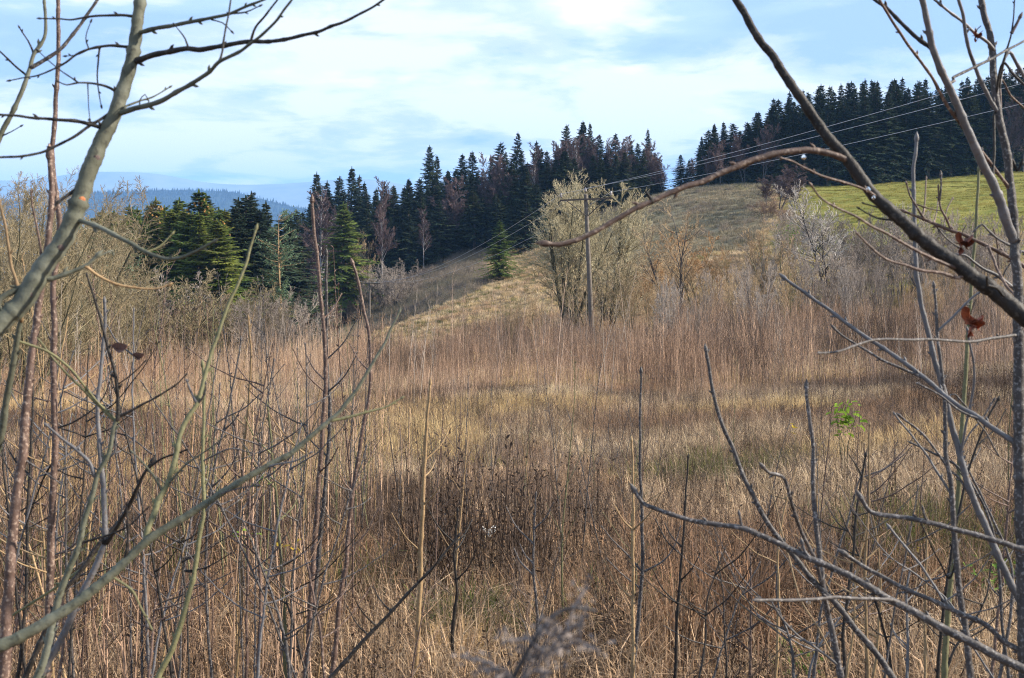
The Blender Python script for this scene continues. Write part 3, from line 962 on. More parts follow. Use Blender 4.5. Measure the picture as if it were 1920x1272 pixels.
# left thicket
put_bare('bush_olive', 300, 510, 72, 'broad olive bush in front of the sunlit spruces', name='bare_bush', cat='bush', wid=1.5)
put_bare('bush_grey', 262, 522, 78, 'grey bush on the near flank of the broad olive one', name='bare_bush', cat='bush', wid=1.4)
put_bare('bush_brown', 335, 556, 76, 'brownish bush right against the broad olive one', name='bare_bush', cat='bush', wid=1.3)
put_bare('bush_olive', 470, 545, 74, 'dark olive bush below the dull green spruces', name='bare_bush', cat='bush', wid=1.1)
put_bare('bush_grey', 545, 550, 76, 'rounded grey bush at the right end of the left thicket', name='bare_bush', cat='bush', wid=1.2)
put_bare('bush_grey', 432, 580, 78, 'whitish grey bush in the gap under the dull spruces', name='bare_bush', cat='bush', wid=.9)
put_bare('bush_grey', 505, 562, 70, 'small grey bush between the dark olive and the rounded one', name='bare_bush', cat='bush', wid=1.1)
for px, pt, Y, k in [(-20, 330, 34, 'edge'), (25, 342, 38, 'edge'), (62, 352, 44, 'edge'), (20, 420, 30, 'edge_olive'), (95, 400, 48, 'edge_olive'), (130, 462, 54, 'edge_olive'), (75, 440, 40, 'edge_olive'), (165, 500, 60, 'edge_olive'), (205, 525, 64, 'edge_olive'), (-60, 345, 40, 'edge')]:
    put_bare(k, px, pt, Y, 'tan twiggy bare tree at the edge of the clearing' if k == 'edge' else 'olive twiggy bare tree low at the edge of the clearing', 'tan bare trees at the clearing edge' if k == 'edge' else 'olive bare trees at the clearing edge')
put_bare('edge', 88, 338, 62, 'pale feathery bare tree before the blue ridge', wid=1.5)
put_bare('edge', 158, 378, 70, 'low pale feathery bare tree reaching towards the blue ridge', wid=.9)


# ------------------------------------------------------------------ poles and wires
def box(b, c, sx, sy, sz, ax=None):
    c = np.asarray(c, float)
    v = np.array([(x, y, z) for x in (-1, 1) for y in (-1, 1) for z in (-1, 1)], float) * [sx / 2, sy / 2, sz / 2]
    if ax is not None:
        v = v @ ax
    b.add(v + c, np.array([[0, 1, 3, 2], [4, 6, 7, 5], [0, 4, 5, 1], [2, 3, 7, 6], [0, 2, 6, 4], [1, 5, 7, 3]]))


def lathe(b, prof, c, k=10):
    prof = np.array(prof, float)
    pts = np.stack([0 * prof[:, 0], 0 * prof[:, 0], prof[:, 1]], -1)[None] + np.asarray(c, float)
    b.add(*tubes(pts, prof[:, 0][None], k))


def utility_pole(px, ptop, Y, label, arm, ang, lean=0.0, pbase=None):
    x = X(px, Y)
    g = float(ground(x, Y))
    h = (HOR - ptop) / F * Y - g
    t = thing('utility_pole', label, 'utility pole', (x, Y, g))
    t.rotation_euler = (0, lean, 0)
    b = Buf()
    z = np.linspace(-.6, h, 10)
    b.add(*tubes(np.stack([0 * z, 0 * z, z], -1)[None], np.interp(z, [0, h], [.165, .115])[None], 12))
    b.add(*tubes(np.array([[[0, 0, h], [0, 0, h + .02], [0, 0, h + .06]]]), np.array([[.115, .09, .004]]), 12))
    part('post', b.mesh('post', M['pole']), t)
    ca, sa = math.cos(ang), math.sin(ang)
    ax = np.array([[ca, sa, 0], [-sa, ca, 0], [0, 0, 1]])
    b = Buf()
    box(b, np.array([0, -.16, h - .28]) @ ax, arm, .09, .10, ax)
    part('crossarm', b.mesh('crossarm', M['steel'], smooth=False), t)
    for s in (-1, 1):
        b = Buf()
        p0 = np.array([s * arm * .38, -.21, h - .30]) @ ax
        p1 = np.array([s * .06, -.14, h - 1.25]) @ ax
        b.add(*tubes(np.array([[p0, (p0 + p1) / 2, p1]]), np.full((1, 3), .03), 5))
        part('brace', b.mesh('brace', M['steel']), t)
    ends = []
    for s in (-1, 0, 1):
        c = np.array([s * arm * .475, -.16 if s else 0, (h - .22) if s else h + .05]) @ ax
        b = Buf()
        lathe(b, [(.018, 0), (.018, .16)], c, 6)
        o = part('pin', b.mesh('pin', M['steel']), t)
        b = Buf()
        lathe(b, [(.02, .12), (.075, .14), (.085, .17), (.055, .20), (.075, .23), (.07, .27), (.045, .29), (.052, .33), (.03, .37), (.003, .375)], c, 10)
        part('insulator', b.mesh('insulator', M['porcelain']), o)
        e = c + [0, 0, .31]
        ends.append(np.array([x, Y, g]) + [e[0] * math.cos(lean) + e[2] * math.sin(lean), e[1], e[2] * math.cos(lean) - e[0] * math.sin(lean)])
    return ends


E1 = utility_pole(1110, 365, 65, 'nearer wooden power pole with braced crossarm in the olive trees', 3.15, .10, lean=-.044)
E2 = utility_pole(693, 528, 160, 'far wooden power pole with crossarm in the valley bushes', 3.1, .10)
xe = X(566, 235)


def wire(a, b, sag, label, r=.011):
    t = np.linspace(0, 1, 40)
    p = a[None] * (1 - t)[:, None] + b[None] * t[:, None]
    p[:, 2] -= sag * 4 * t * (1 - t)
    v, q = tubes(p[None], np.full((1, 40), r), 5)
    single('power_wire', mesh_np('power_wire', v, q, M['wire']), label, 'power line')


D3 = np.array([E1[1][0] + 25.8, 65 - 98., 0])
for i, w in enumerate(('outer left', 'middle', 'outer right')):
    wire(E2[i], E1[i], 1.9, f'{w} wire sagging between the two power poles across the valley', .010)
    far_end = np.array([D3[0] + (-1.5, 0, 1.5)[i], D3[1], 10.2 + (.25, -.1, -.25)[i]])
    wire(E1[i], far_end, 1.2, f'{w} wire climbing from the nearer pole across the hill wood', .0085)
    wire(np.array([xe + (-1.4, 0, 1.4)[i], 235, (HOR - 515) / F * 235]), E2[i], 2.2, f'{w} wire hanging beyond the far pole into the dark notch', .012)


# ------------------------------------------------------------------ undergrowth as stuff
SRC = {}


def src_collection(name, meshes):
    c = bpy.data.collections.new(name)
    for i, me in enumerate(meshes):
        o = bpy.data.objects.new('%s_%02d' % (name, i), me)
        c.objects.link(o)
    SRC[name] = c
    return c


def scatter(name, pts, coll, rng, smin, smax, label, tilt=.06, zs=None):
    n = len(pts)
    me = bpy.data.meshes.new(name)
    me.vertices.add(n)
    me.vertices.foreach_set('co', np.asarray(pts, np.float32).ravel())
    rot = np.stack([rng.normal(0, tilt, n), rng.normal(0, tilt, n), rng.random(n) * 6.283], -1).astype(np.float32)
    s = rng.uniform(smin, smax, n) if zs is None else zs
    scl = np.stack([s * rng.uniform(.9, 1.1, n), s * rng.uniform(.9, 1.1, n), s * rng.uniform(.8, 1.2, n)], -1).astype(np.float32)
    a = me.attributes.new('rot', 'FLOAT_VECTOR', 'POINT')
    a.data.foreach_set('vector', rot.ravel())
    a = me.attributes.new('scl', 'FLOAT_VECTOR', 'POINT')
    a.data.foreach_set('vector', scl.ravel())
    a = me.attributes.new('idx', 'INT', 'POINT')
    a.data.foreach_set('value', rng.integers(0, 1000, n).astype(np.int32))
    o = single(name, me, label=label, kind='stuff')
    ng = bpy.data.node_groups.new(name, 'GeometryNodeTree')
    ng.interface.new_socket('Geometry', in_out='INPUT', socket_type='NodeSocketGeometry')
    ng.interface.new_socket('Geometry', in_out='OUTPUT', socket_type='NodeSocketGeometry')
    gi, go = ng.nodes.new('NodeGroupInput'), ng.nodes.new('NodeGroupOutput')
    ci = ng.nodes.new('GeometryNodeCollectionInfo')
    ci.inputs['Collection'].default_value = coll
    ci.inputs['Separate Children'].default_value = True
    ci.inputs['Reset Children'].default_value = True
    ip = ng.nodes.new('GeometryNodeInstanceOnPoints')
    ip.inputs['Pick Instance'].default_value = True

    def at(nm, ty):
        k = ng.nodes.new('GeometryNodeInputNamedAttribute')
        k.data_type = ty
        k.inputs['Name'].default_value = nm
        return k.outputs['Attribute']
    ng.links.new(gi.outputs[0], ip.inputs['Points'])
    ng.links.new(ci.outputs[0], ip.inputs['Instance'])
    ng.links.new(at('idx', 'INT'), ip.inputs['Instance Index'])
    ng.links.new(at('rot', 'FLOAT_VECTOR'), ip.inputs['Rotation'])
    ng.links.new(at('scl', 'FLOAT_VECTOR'), ip.inputs['Scale'])
    ng.links.new(ip.outputs[0], go.inputs[0])
    md = o.modifiers.new('scatter', 'NODES')
    md.node_group = ng
    return o


def grass_tuft(rng, n, h, rad, width, lean=.5, mat=None, curl=.5):
    a = rng.random(n) * 6.28
    r = rad * np.sqrt(rng.random(n))
    p0 = np.stack([np.cos(a) * r, np.sin(a) * r, np.full(n, -.04)], -1)
    ln = h * rng.uniform(.45, 1.1, n)
    a2 = a + rng.normal(0, .9, n)
    le = lean * np.abs(rng.normal(.5, .5, n))
    out = np.stack([np.cos(a2), np.sin(a2), 0 * a2], -1)
    p1 = p0 + np.stack([0 * ln, 0 * ln, ln * .55], -1) + out * (ln * le * .35)[:, None]
    p2 = p0 + np.stack([0 * ln, 0 * ln, ln * (1 - curl * le * .5)], -1) + out * (ln * le)[:, None]
    w = np.stack([-np.sin(a2 + rng.normal(0, .8, n)), np.cos(a2), 0 * a2], -1)
    w = nrm(w) * (width * rng.uniform(.6, 1.3, n))[:, None]
    V = np.stack([p0 - w * .5, p0 + w * .5, p1 + w * .4, p1 - w * .4, p2], 1)
    Q = np.array([[0, 1, 2, 3]])
    T = np.array([[3, 2, 4]])
    off = (np.arange(n) * 5)[:, None, None]
    return mesh_np('tuft', V.reshape(-1, 3), [(Q[None] + off).reshape(-1, 4), (T[None] + off).reshape(-1, 3)], mat, False)


def stalk_clump(rng, n, h, rad, r0, mat, twigs=4, lean=.07, tw_len=.3, sides=3, curve=.03):
    a = rng.random(n) * 6.28
    r = rad * np.sqrt(rng.random(n))
    p = np.stack([np.cos(a) * r, np.sin(a) * r, np.full(n, -.06)], -1)
    ln = h * rng.uniform(.55, 1.08, n)
    d = nrm(np.stack([rng.normal(0, lean, n), rng.normal(0, lean, n), np.ones(n)], -1))
    pts = [p]
    for k in range(3):
        d = nrm(d + rng.normal(0, curve, d.shape) * [1, 1, 0])
        pts.append(pts[-1] + d * (ln / 3)[:, None])
    pts = np.stack(pts, 1)
    rr = r0 * rng.uniform(.7, 1.2, n)[:, None] * np.array([[1, .8, .55, .2]])
    b = Buf()
    b.add(*tubes(pts, rr, sides))
    if twigs:
        tp, tr, _ = grow(rng, pts, rr, ln, twigs, .35, .97, (33, 10), tw_len, .18, 3, r0 * .22, .6, .08)
        b.add(*tubes(tp, tr, 3))
    return b.mesh('stalks', mat)


def forb(rng, h, mat, n=7):
    """dead forb: stems with dark ragged seed heads"""
    b = Buf()
    a = rng.random(n) * 6.28
    p = np.stack([np.cos(a) * .12, np.sin(a) * .12, np.full(n, -.04)], -1)
    ln = h * rng.uniform(.6, 1.1, n)
    d = nrm(np.stack([rng.normal(0, .12, n), rng.normal(0, .12, n), np.ones(n)], -1))
    pts = np.stack([p, p + d * (ln * .5)[:, None], p + d * ln[:, None]], 1)
    b.add(*tubes(pts, np.tile([[.005, .004, .002]], (n, 1)), 3))
    m = 15
    t = rng.uniform(.35, 1.02, (n, m))
    c = (p[:, None] + d[:, None] * (ln[:, None] * t)[..., None]).reshape(-1, 3) + rng.normal(0, .014, (n * m, 3))
    dd = nrm(rng.normal(0, 1, c.shape) + [0, 0, .9]) * rng.uniform(.02, .05, (n * m, 1))
    ww = nrm(np.cross(dd, rng.normal(0, 1, c.shape))) * rng.uniform(.003, .008, (n * m, 1))
    Q = np.stack([c, c + dd * .5 + ww, c + dd, c + dd * .5 - ww], 1)
    b.add(Q.reshape(-1, 3), np.arange(len(Q) * 4).reshape(-1, 4))
    return b.mesh('forb', mat)


rs = np.random.default_rng(77)
src_collection('straw_src', [grass_tuft(rs, 150, .40, .34, .0045, 1.0, M['straw'], .9) for _ in range(5)])
src_collection('rust_src', [grass_tuft(rs, 150, .38, .30, .0045, 1.05, M['rust'], 1.0) for _ in range(3)])
src_collection('gold_src', [grass_tuft(rs, 90, .45, .30, .007, .8, M['gold'], .8) for _ in range(3)])
src_collection('green_src', [grass_tuft(rs, 110, .40, .28, .006, .95, M['green_grass'], .9) for _ in range(3)])
src_collection('meadow_src', [grass_tuft(rs, 70, .22, .45, .016, .9, M['meadow'], .9) for _ in range(3)])
src_collection('far_straw_src', [grass_tuft(rs, 90, .45, .55, .016, .9, M['green_grass'] if i < 1 else M['straw'] if i < 4 else M['gold'], .9) for i in range(5)])
src_collection('heath_src', [grass_tuft(rs, 90, .45, .5, .016, .8, M['heath'], .8) for i in range(3)])
src_collection('brush_and_shade_src', [stalk_clump(rs, 26, .9, .6, .009, M['heath_dark'], 4, .3) for i in range(3)])
src_collection('stalk_src', [stalk_clump(rs, 11, 1.55, .55, .0062, M['stalk'], 5, .07) for _ in range(6)])
src_collection('stalk_red_src', [stalk_clump(rs, 12, 1.7, .55, .0065, M['stalk_red'], 4, .05) for _ in range(4)])
src_collection('dark_grass_src', [grass_tuft(rs, 130, .42, .30, .0045, .9, M['dark_grass'], .8) for _ in range(3)])
src_collection('stalk_dark_src', [stalk_clump(rs, 12, 1.5, .5, .006, M['stalk_dark'], 6, .07) for _ in range(4)])
src_collection('cane_src', [stalk_clump(rs, 3, 3.1, .5, .010, M['tw_grey'] if i % 2 else M['stalk'], 9, .06, .2) for i in range(5)])
src_collection('forb_src', [forb(rs, .95, M['forb']) for _ in range(4)])
src_collection('twig_src', [stalk_clump(rs, 8, .48, .35, .0035, M['stalk_dark'], 7, .5, .45, 3, .14) for _ in range(4)])


def wedge(rng, n, y0, y1, u0, u1, pw=.5):
    """n points over the view wedge, even per area"""
    y = np.sqrt(rng.uniform(y0 ** 2, y1 ** 2, n))
    u = rng.uniform(u0, u1, n)
    x = (u - 960) / F * y
    return x, y, u


def keep(rng, dens, *arr):
    k = rng.random(len(arr[0])) < dens
    return [a[k] for a in arr]


def pts3(x, y, dz=0):
    return np.stack([x, y, ground(x, y) + dz], -1)


# where the tall scrub stops
def scrub_end(u):
    return np.interp(u, [-300, 300, 560, 640, 720, 800, 1000, 1100, 1300, 1500, 1700, 1900, 2300], [80, 84, 98, 92, 74, 76, 82, 84, 74, 68, 61, 55, 54])


BLOBS = [(885, 5.3, .45), (1875, 6.2, .7), (1400, 14.0, 1.2), (1345, 5.3, .3), (960, 4.6, .35), (480, 9.0, .8), (60, 6.5, .6), (1640, 7.6, .5), (700, 6.4, .5), (1130, 5.6, .35)]


def blob(x, y):
    return np.clip(sum(np.exp(-((x - X(p, d)) ** 2 + (y - d) ** 2) / r ** 2) for p, d, r in BLOBS), 0, 1)


def undergrowth():
    rng = np.random.default_rng(31)
    # thin grass everywhere under the scrub
    x, y, u = wedge(rng, 11400, 2.4, 30, -700, 2650)
    hol = np.hypot(x - X(1480, 4.6), y - 4.75) > .55
    x, y, u = x[hol], y[hol], u[hol]
    gold = vnoise(x, y, 4.5, 21) + .5 * vnoise(x, y, 1.6, 22)
    goldb = .8 * np.exp(-((u - 640) / 120) ** 2 - ((y - 14.0) / 3) ** 2) + np.exp(-((u - 800) / 170) ** 2) * sstep(13, 17, y) * (1 - sstep(24, 28, y)) * 1.1
    green = vnoise(x, y, 2.6, 23) + .6 * vnoise(x, y, .9, 24) + 1.1 * blob(x, y) * (rng.random(len(x)) < .5)
    rustn = vnoise(x, y, 3.3, 25)
    forbn = vnoise(x, y, 3.8, 26) + .4 * vnoise(x, y, 1.2, 27) + .7 * np.exp(-((u - 930) / 80) ** 2 - ((y - 9.0) / 1.0) ** 2)
    open_ = np.exp(-((u - 1500) / 240) ** 2 - ((y - 10.5) / 4.5) ** 2) + np.exp(-((u - 1080) / 130) ** 2 - ((y - 13.0) / 1.8) ** 2)
    is_f = (forbn > .80) & (rng.random(len(x)) < .55)
    is_g = (green > np.where(y > 12, 1.0, .70)) & ~is_f
    is_o = ((gold + goldb) > .75) & ~is_f & ~is_g
    is_r = (rustn > .12) & ~is_f & ~is_g & ~is_o
    is_d = (vnoise(x, y, 2.9, 29) - .8 * np.clip(open_, 0, 1) + .5 * vnoise(x, y, 1.1, 30) > .46) & ~(is_f | is_g | is_o)
    is_r = is_r & ~is_d
    is_s = ~(is_f | is_g | is_o | is_r | is_d)
    scatter('dark_grass', pts3(x, y)[is_d], SRC['dark_grass_src'], rng, .6, 1.1, 'dull dark brown dead growth in patches of the clearing')
    scatter('straw_grass', pts3(x, y)[is_s], SRC['straw_src'], rng, .65, 1.15, 'pale dry grass between the stalks of the clearing')
    scatter('rust_grass', pts3(x, y)[is_r], SRC['rust_src'], rng, .6, 1.1, 'reddish brown dry grass between the stalks of the clearing')
    scatter('golden_grass', pts3(x, y)[is_o], SRC['gold_src'], rng, .6, 1.1, 'golden dry grass in patches of the clearing')
    scatter('green_grass', pts3(x, y)[is_g], SRC['green_src'], rng, .6, 1.1, 'low green grass showing through the dead growth')
    fx, fy = x[is_f], y[is_f]
    fx = np.concatenate([fx + rng.normal(0, .2, len(fx)) for _ in range(2)])
    fy = np.concatenate([fy + rng.normal(0, .2, len(fy)) for _ in range(2)])
    scatter('dead_forbs', pts3(fx, fy), SRC['forb_src'], rng, .55, 1.0, 'dark brown dead forbs with ragged seed heads')
    sx, sy, su = wedge(rng, 2000, 2.8, 26, -200, 2120)
    scatter('scattered_forbs', pts3(sx, sy), SRC['forb_src'], rng, .25, .62, 'single dark dead forbs dotted through the dry grass')
    scatter('straw_under_forbs', pts3(x, y)[is_f], SRC['straw_src'], rng, .5, .9, 'dry grass under the dark dead forbs')
    # farther grass, sparser
    x, y, u = wedge(rng, 7500, 30, 92, -160, 2080)
    gold = vnoise(x, y, 7, 41) + .5 * vnoise(x, y, 2.6, 42)
    is_o = gold > .35
    scatter('far_straw_grass', pts3(x, y)[~is_o], SRC['straw_src'], rng, .8, 1.3, 'pale dry grass deep in the scrub')
    scatter('far_golden_grass', pts3(x, y)[is_o], SRC['gold_src'], rng, .8, 1.3, 'golden dry grass deep in the scrub')
    # upright stalks
    x, y, u = wedge(rng, 19500, 3.2, 98, -320, 2250)
    end = scrub_end(u) + 4 * vnoise(x, y, 6, 51)
    cl = vnoise(x, y, 5.5, 52) + .6 * vnoise(x, y, 2.0, 53)
    open_ = np.exp(-((u - 1520) / 300) ** 2 - ((y - 10.5) / 5) ** 2) + np.exp(-((u - 1060) / 190) ** 2 - ((y - 12.5) / 2.6) ** 2) + np.exp(-((u - 800) / 190) ** 2 - ((y - 19.0) / 5) ** 2) + .8 * np.exp(-((u - 1050) / 150) ** 2 - ((y - 27.0) / 4) ** 2)
    red = sstep(.1, .5, vnoise(x, y, 13, 54) + .9 * (1 - sstep(450, 720, u)) * sstep(14, 22, y) - .15)
    cl = cl + .8 * vnoise(x, y * .6, 11, 56)
    dens = np.clip(.50 + .95 * cl, .05, 1) * (1 - .88 * np.clip(open_, 0, 1)) * (1 - np.where(u < 680, .40, .80) * (1 - sstep(10, 25, y)))
    dens = dens * (1 - .75 * sstep(-16, 0, y - end)) * (1 - .9 * blob(x, y))
    dens = np.where(y < end, dens, 0)
    k = rng.random(len(x)) < dens
    isr = rng.random(len(x)) < red * .8
    hs = np.clip(.85 + .38 * vnoise(x, y, 8, 55) + .28 * vnoise(x, y, 2.6, 59), .35, 1.5) * np.where(u < 680, .62 + .38 * sstep(8, 22, y), .36 + .64 * sstep(11, 30, y)) * rng.uniform(.55, 1.25, len(x))
    isd = ~isr & (vnoise(x, y, 4.2, 57) + .6 * vnoise(x, y, 1.5, 58) > .28) & (rng.random(len(x)) < .85)
    a = k & isd
    scatter('dark_stalks', pts3(x, y)[a], SRC['stalk_dark_src'], rng, 1, 1, 'dull dark leafless stalks in patches of the clearing', .06, hs[a])
    a = k & ~isr & ~isd
    scatter('brown_stalks', pts3(x, y)[a], SRC['stalk_src'], rng, 1, 1, 'brown leafless stalks filling the clearing', .05, hs[a])
    a = k & isr
    scatter('reddish_stalks', pts3(x, y)[a], SRC['stalk_red_src'], rng, 1, 1, 'reddish leafless stalks filling the low side of the clearing', .05, hs[a])
    # scattered taller canes that break the top line
    x, y, u = wedge(rng, 900, 24, 92, -160, 2080)
    k = (y < scrub_end(u) + 3) & (rng.random(len(x)) < .35 + .65 * (vnoise(x, y, 7, 71) > .1))
    scatter('tall_canes', pts3(x, y)[k], SRC['cane_src'], rng, .6, 1.15, 'pale taller canes standing out of the brown scrub', .05)
    # tangled low twigs near the camera
    x, y, u = wedge(rng, 3300, 2.6, 26, -200, 2120)
    scatter('tangled_twigs', pts3(x, y), SRC['twig_src'], rng, .6, 1.2, 'tangled dead twigs low in the undergrowth', .2)
    # meadows beyond
    x, y, u = wedge(rng, 17000, 54, 206, 500, 2150)
    end = scrub_end(u)
    w = 6 * vnoise(x, y, 14, 7) + 3 * vnoise(x, y, 5, 8)
    green = sstep(1400, 1560, u + w * 6) * sstep(58, 72, y + w)
    heath = sstep(1030, 1120, u + w * 6) * (1 - sstep(1390, 1500, u + w * 6)) * sstep(100, 125, y + w)
    shade = (1 - sstep(860, 960, u + w * 6)) * sstep(128, 150, y + w)  # strip shaded by the valley wood, darkened through its plant colour
    ok = (y > end - 3) & (u > 560 + (y - 66) * 1.3)
    isg = ok & (green > .5)
    ish = ok & ~isg & (heath > .5)
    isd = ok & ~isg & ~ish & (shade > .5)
    iss = ok & ~isg & ~ish & ~isd
    scatter('field_grass', pts3(x, y)[isg], SRC['meadow_src'], rng, .7, 1.2, 'short green grass of the hill field')
    scatter('heath_growth', pts3(x, y)[ish], SRC['heath_src'], rng, .7, 1.4, 'grey brown rough grass on the open slope')
    scatter('meadow_grass', pts3(x, y)[iss], SRC['far_straw_src'], rng, .6, 1.2, 'tufted gold and straw grass of the valley meadow')
    scatter('dark_heath', pts3(x, y)[isd], SRC['brush_and_shade_src'], rng, .7, 1.5, 'brushy growth under the valley wood, coloured dark for its shade')
    sel = ish & (vnoise(x, y, 9, 61) > .5)
    scatter('slope_brush', pts3(x, y)[sel], SRC['brush_and_shade_src'], rng, .5, 1.1, 'brown brush in patches on the open slope')


undergrowth()


# ------------------------------------------------------------------ saplings one can count: copies of eight kinds
def sapling_mesh(seed, h, r0, mat, tw=7):
    rng = np.random.default_rng(seed)
    n = 8
    d = nrm(np.array([[rng.normal(0, .04), rng.normal(0, .04), 1.]]))
    p = [np.array([[0, 0, -.1]])]
    for k in range(n - 1):
        d = nrm(d + rng.normal(0, .035, d.shape) * [1, 1, 0] + [0, 0, .02])
        p.append(p[-1] + d * h / (n - 1))
    pts = np.stack(p, 1)
    rr = r0 * (1 - .80 * np.linspace(0, 1, n))[None]
    b = Buf()
    b.add(*tubes(pts, rr, 6))
    tp, tr, tl = grow(rng, pts, rr, np.array([h]), tw, .3, .97, (38, 9), .17, .12, 4, r0 * .16, .55, .06)
    b.add(*tubes(tp, tr, 4))
    # buds along stem and at the tips
    m = 26
    t = np.sort(rng.uniform(.2, 1, m))
    f = t * (n - 1)
    i = np.minimum(f.astype(int), n - 2)
    w = (f - i)[:, None]
    c = pts[0, i] * (1 - w) + pts[0, i + 1] * w
    rad = (rr[0, i] * (1 - w[:, 0]) + rr[0, i + 1] * w[:, 0])
    a = np.arange(m) * 2.4
    o = np.stack([np.cos(a), np.sin(a), np.full(m, .9)], -1)
    bs = np.stack([c + o * (rad * .6)[:, None], c + o * (rad * .6 + .006)[:, None], c + o * (rad * .6 + .013)[:, None]], 1)
    b.add(*tubes(bs, np.tile([[.002, .0032, .0006]], (m, 1)), 4))
    tip = tp[:, -1]
    dt = nrm(tp[:, -1] - tp[:, -2])
    b.add(*tubes(np.stack([tip, tip + dt * .008, tip + dt * .018], 1), np.tile([[.0018, .0032, .0005]], (len(tip), 1)), 4))
    return b.mesh('sapling', mat)


SAP = [sapling_mesh(200 + i, 2.0, .0075, M[['red', 'grey', 'tan', 'green', 'red', 'grey'][i]], 5 + i) for i in range(6)]


def saplings():
    rng = np.random.default_rng(91)
    count = 0
    while count < 285:
        u = rng.uniform(-40, 1960)
        y = rng.uniform(3.4, 15)
        wgt = 1.0 if u < 760 else (.42 if u < 1250 else .26)
        if y < 6:
            wgt *= .55
        if 1280 < u < 1720 and 7 < y < 15:
            wgt *= .3
        if rng.random() > wgt:
            continue
        x = X(u, y)
        k = int(rng.integers(0, 6))
        hmax = 2.0 if u < 700 else 1.5
        h = rng.uniform(.8, hmax) * (1.05 if y > 5 else .8)
        side = 'dense left thicket' if u < 760 else 'open brown clearing'
        o = single('bare_sapling', SAP[k], f'thin leafless sapling stem standing in the {side}', 'sapling', f'sapling stems in the {side}', loc=(x, y, float(ground(x, y))))
        s = h / 2.0
        o.scale = (1.0 * max(s, .7), 1.0 * max(s, .7), s)
        o.rotation_euler = (rng.normal(0, .06), rng.normal(0, .06), rng.random() * 6.28)
        count += 1


saplings()

# ------------------------------------------------------------------ near branches, traced stem by stem
JR = np.random.default_rng(404)


def catmull(p, m):
    p = np.asarray(p, float)
    q = np.concatenate([[2 * p[0] - p[1]], p, [2 * p[-1] - p[-2]]])
    out = []
    for i in range(len(p) - 1):
        a, b, c, d = q[i:i + 4]
        seg = np.linalg.norm((c - b)[:2])
        k = max(2, int(seg / m))
        t = (np.arange(k) / k)[:, None]
        out.append(.5 * ((2 * b) + (-a + c) * t + (2 * a - 5 * b + 4 * c - d) * t ** 2 + (-a + 3 * b - 3 * c + d) * t ** 3))
    out.append(p[-1:])
    return np.concatenate(out)


class Limb:
    """a traced stem: pixel path from base to tip, widths in photograph pixels, depth in metres"""

    def __init__(s, path, w0, w1, d0, d1=None, on=None, wig=.35, step=7, taper=1.0):
        p = np.asarray(path, float)
        if on is not None:
            k = np.argmin(np.hypot(on.px[:, 0] - p[0, 0], on.px[:, 1] - p[0, 1]))
            d0 = on.d[k]
            p = np.concatenate([[on.px[k]], p]) if np.hypot(*(on.px[k] - p[0])) > 2 else np.concatenate([[on.px[k]], p[1:]])
            d1 = d0 + (d1 or 0)
        elif d1 is None:
            d1 = d0
        q = catmull(p, step)
        n = len(q)
        L_ = np.concatenate([[0], np.cumsum(np.hypot(*np.diff(q, axis=0).T))])
        t = L_ / L_[-1]
        ph = JR.random(4) * 6.28
        q = q + (wig * np.stack([np.sin(L_ / 19 + ph[0]) + .6 * np.sin(L_ / 8 + ph[1]), np.sin(L_ / 23 + ph[2]) + .6 * np.sin(L_ / 9 + ph[3])], -1)) * np.clip(L_ / 20, 0, 1)[:, None]
        s.px, s.t, s.L = q, t, L_
        s.d = d0 + (d1 - d0) * t
        w = w0 + (w1 - w0) * t ** taper
        s.w = w
        s.pos = np.stack([(q[:, 0] - 960) / F * s.d, s.d, (HOR - q[:, 1]) / F * s.d], -1)
        s.r = w / 2 / F * s.d


def limb_mesh(l, mat, off, nodes=60, buds=True, budmat=None, tip=True, k=9, collar=0.0, name='branch'):
    r = l.r.copy()
    nd = np.arange(nodes * JR.uniform(.3, .9), l.L[-1], nodes) if nodes else np.array([])
    nd = nd + JR.normal(0, nodes * .28, len(nd)) if len(nd) else nd
    for c in nd:
        r *= 1 + .22 * np.exp(-((l.L - c) / 3.2) ** 2)
    if collar:
        r *= 1 + collar * np.exp(-(l.L / 7) ** 2)
    r *= 1 + .045 * np.sin(l.L / 5.3 + JR.random() * 6) + .03 * np.sin(l.L / 2.1 + JR.random() * 6) + JR.normal(0, .02, len(r))
    b = Buf()
    b.add(*tubes(l.pos[None], r[None], k))
    tan = nrm(np.gradient(l.pos, axis=0))
    if tip:      # terminal bud
        e, t = l.pos[-1], tan[-1]
        R = max(r[-1], .0012)
        b.add(*tubes(np.array([[e, e + t * R * 1.5, e + t * R * 3.5, e + t * R * 6.0]]), np.array([[R, R * 1.5, R * 1.2, R * .15]]), 8))
    if buds:
        for j, c in enumerate(nd):
            if JR.random() < .35:
                continue
            i = int(np.argmin(np.abs(l.L - c)))
            side = nrm(np.cross(tan[i], [0, 1.0, .1])) * (1 if j % 2 else -1)
            R = r[i]
            o = l.pos[i] + side * R * .7
            g = nrm(tan[i] * 1.1 + side * .8)
            s_ = min(max(R * .9, .0016), .0034)
            b.add(*tubes(np.array([[o, o + g * s_ * 1.6, o + g * s_ * 3.2]]), np.array([[s_ * .55, s_ * .75, s_ * .08]]), 6))
    return b.mesh(name, mat, off)


def to_ground(l, drop_px=None, spread=0.0, d=None):
    """root of a stem: continue its base down to the soil"""
    p = l.pos[0]
    t = nrm(l.pos[0] - l.pos[min(6, len(l.pos) - 1)])
    t = nrm(np.array([t[0], t[1], min(t[2], -.25)]))
    pts = [p]
    dd = t
    for _ in range(60):
        dd = nrm(dd + np.array([0, 0, -.06]))
        q = pts[-1] + dd * .08
        pts.append(q)
        if q[2] < float(ground(q[0], q[1])) - .05:
            break
    return np.array(pts)


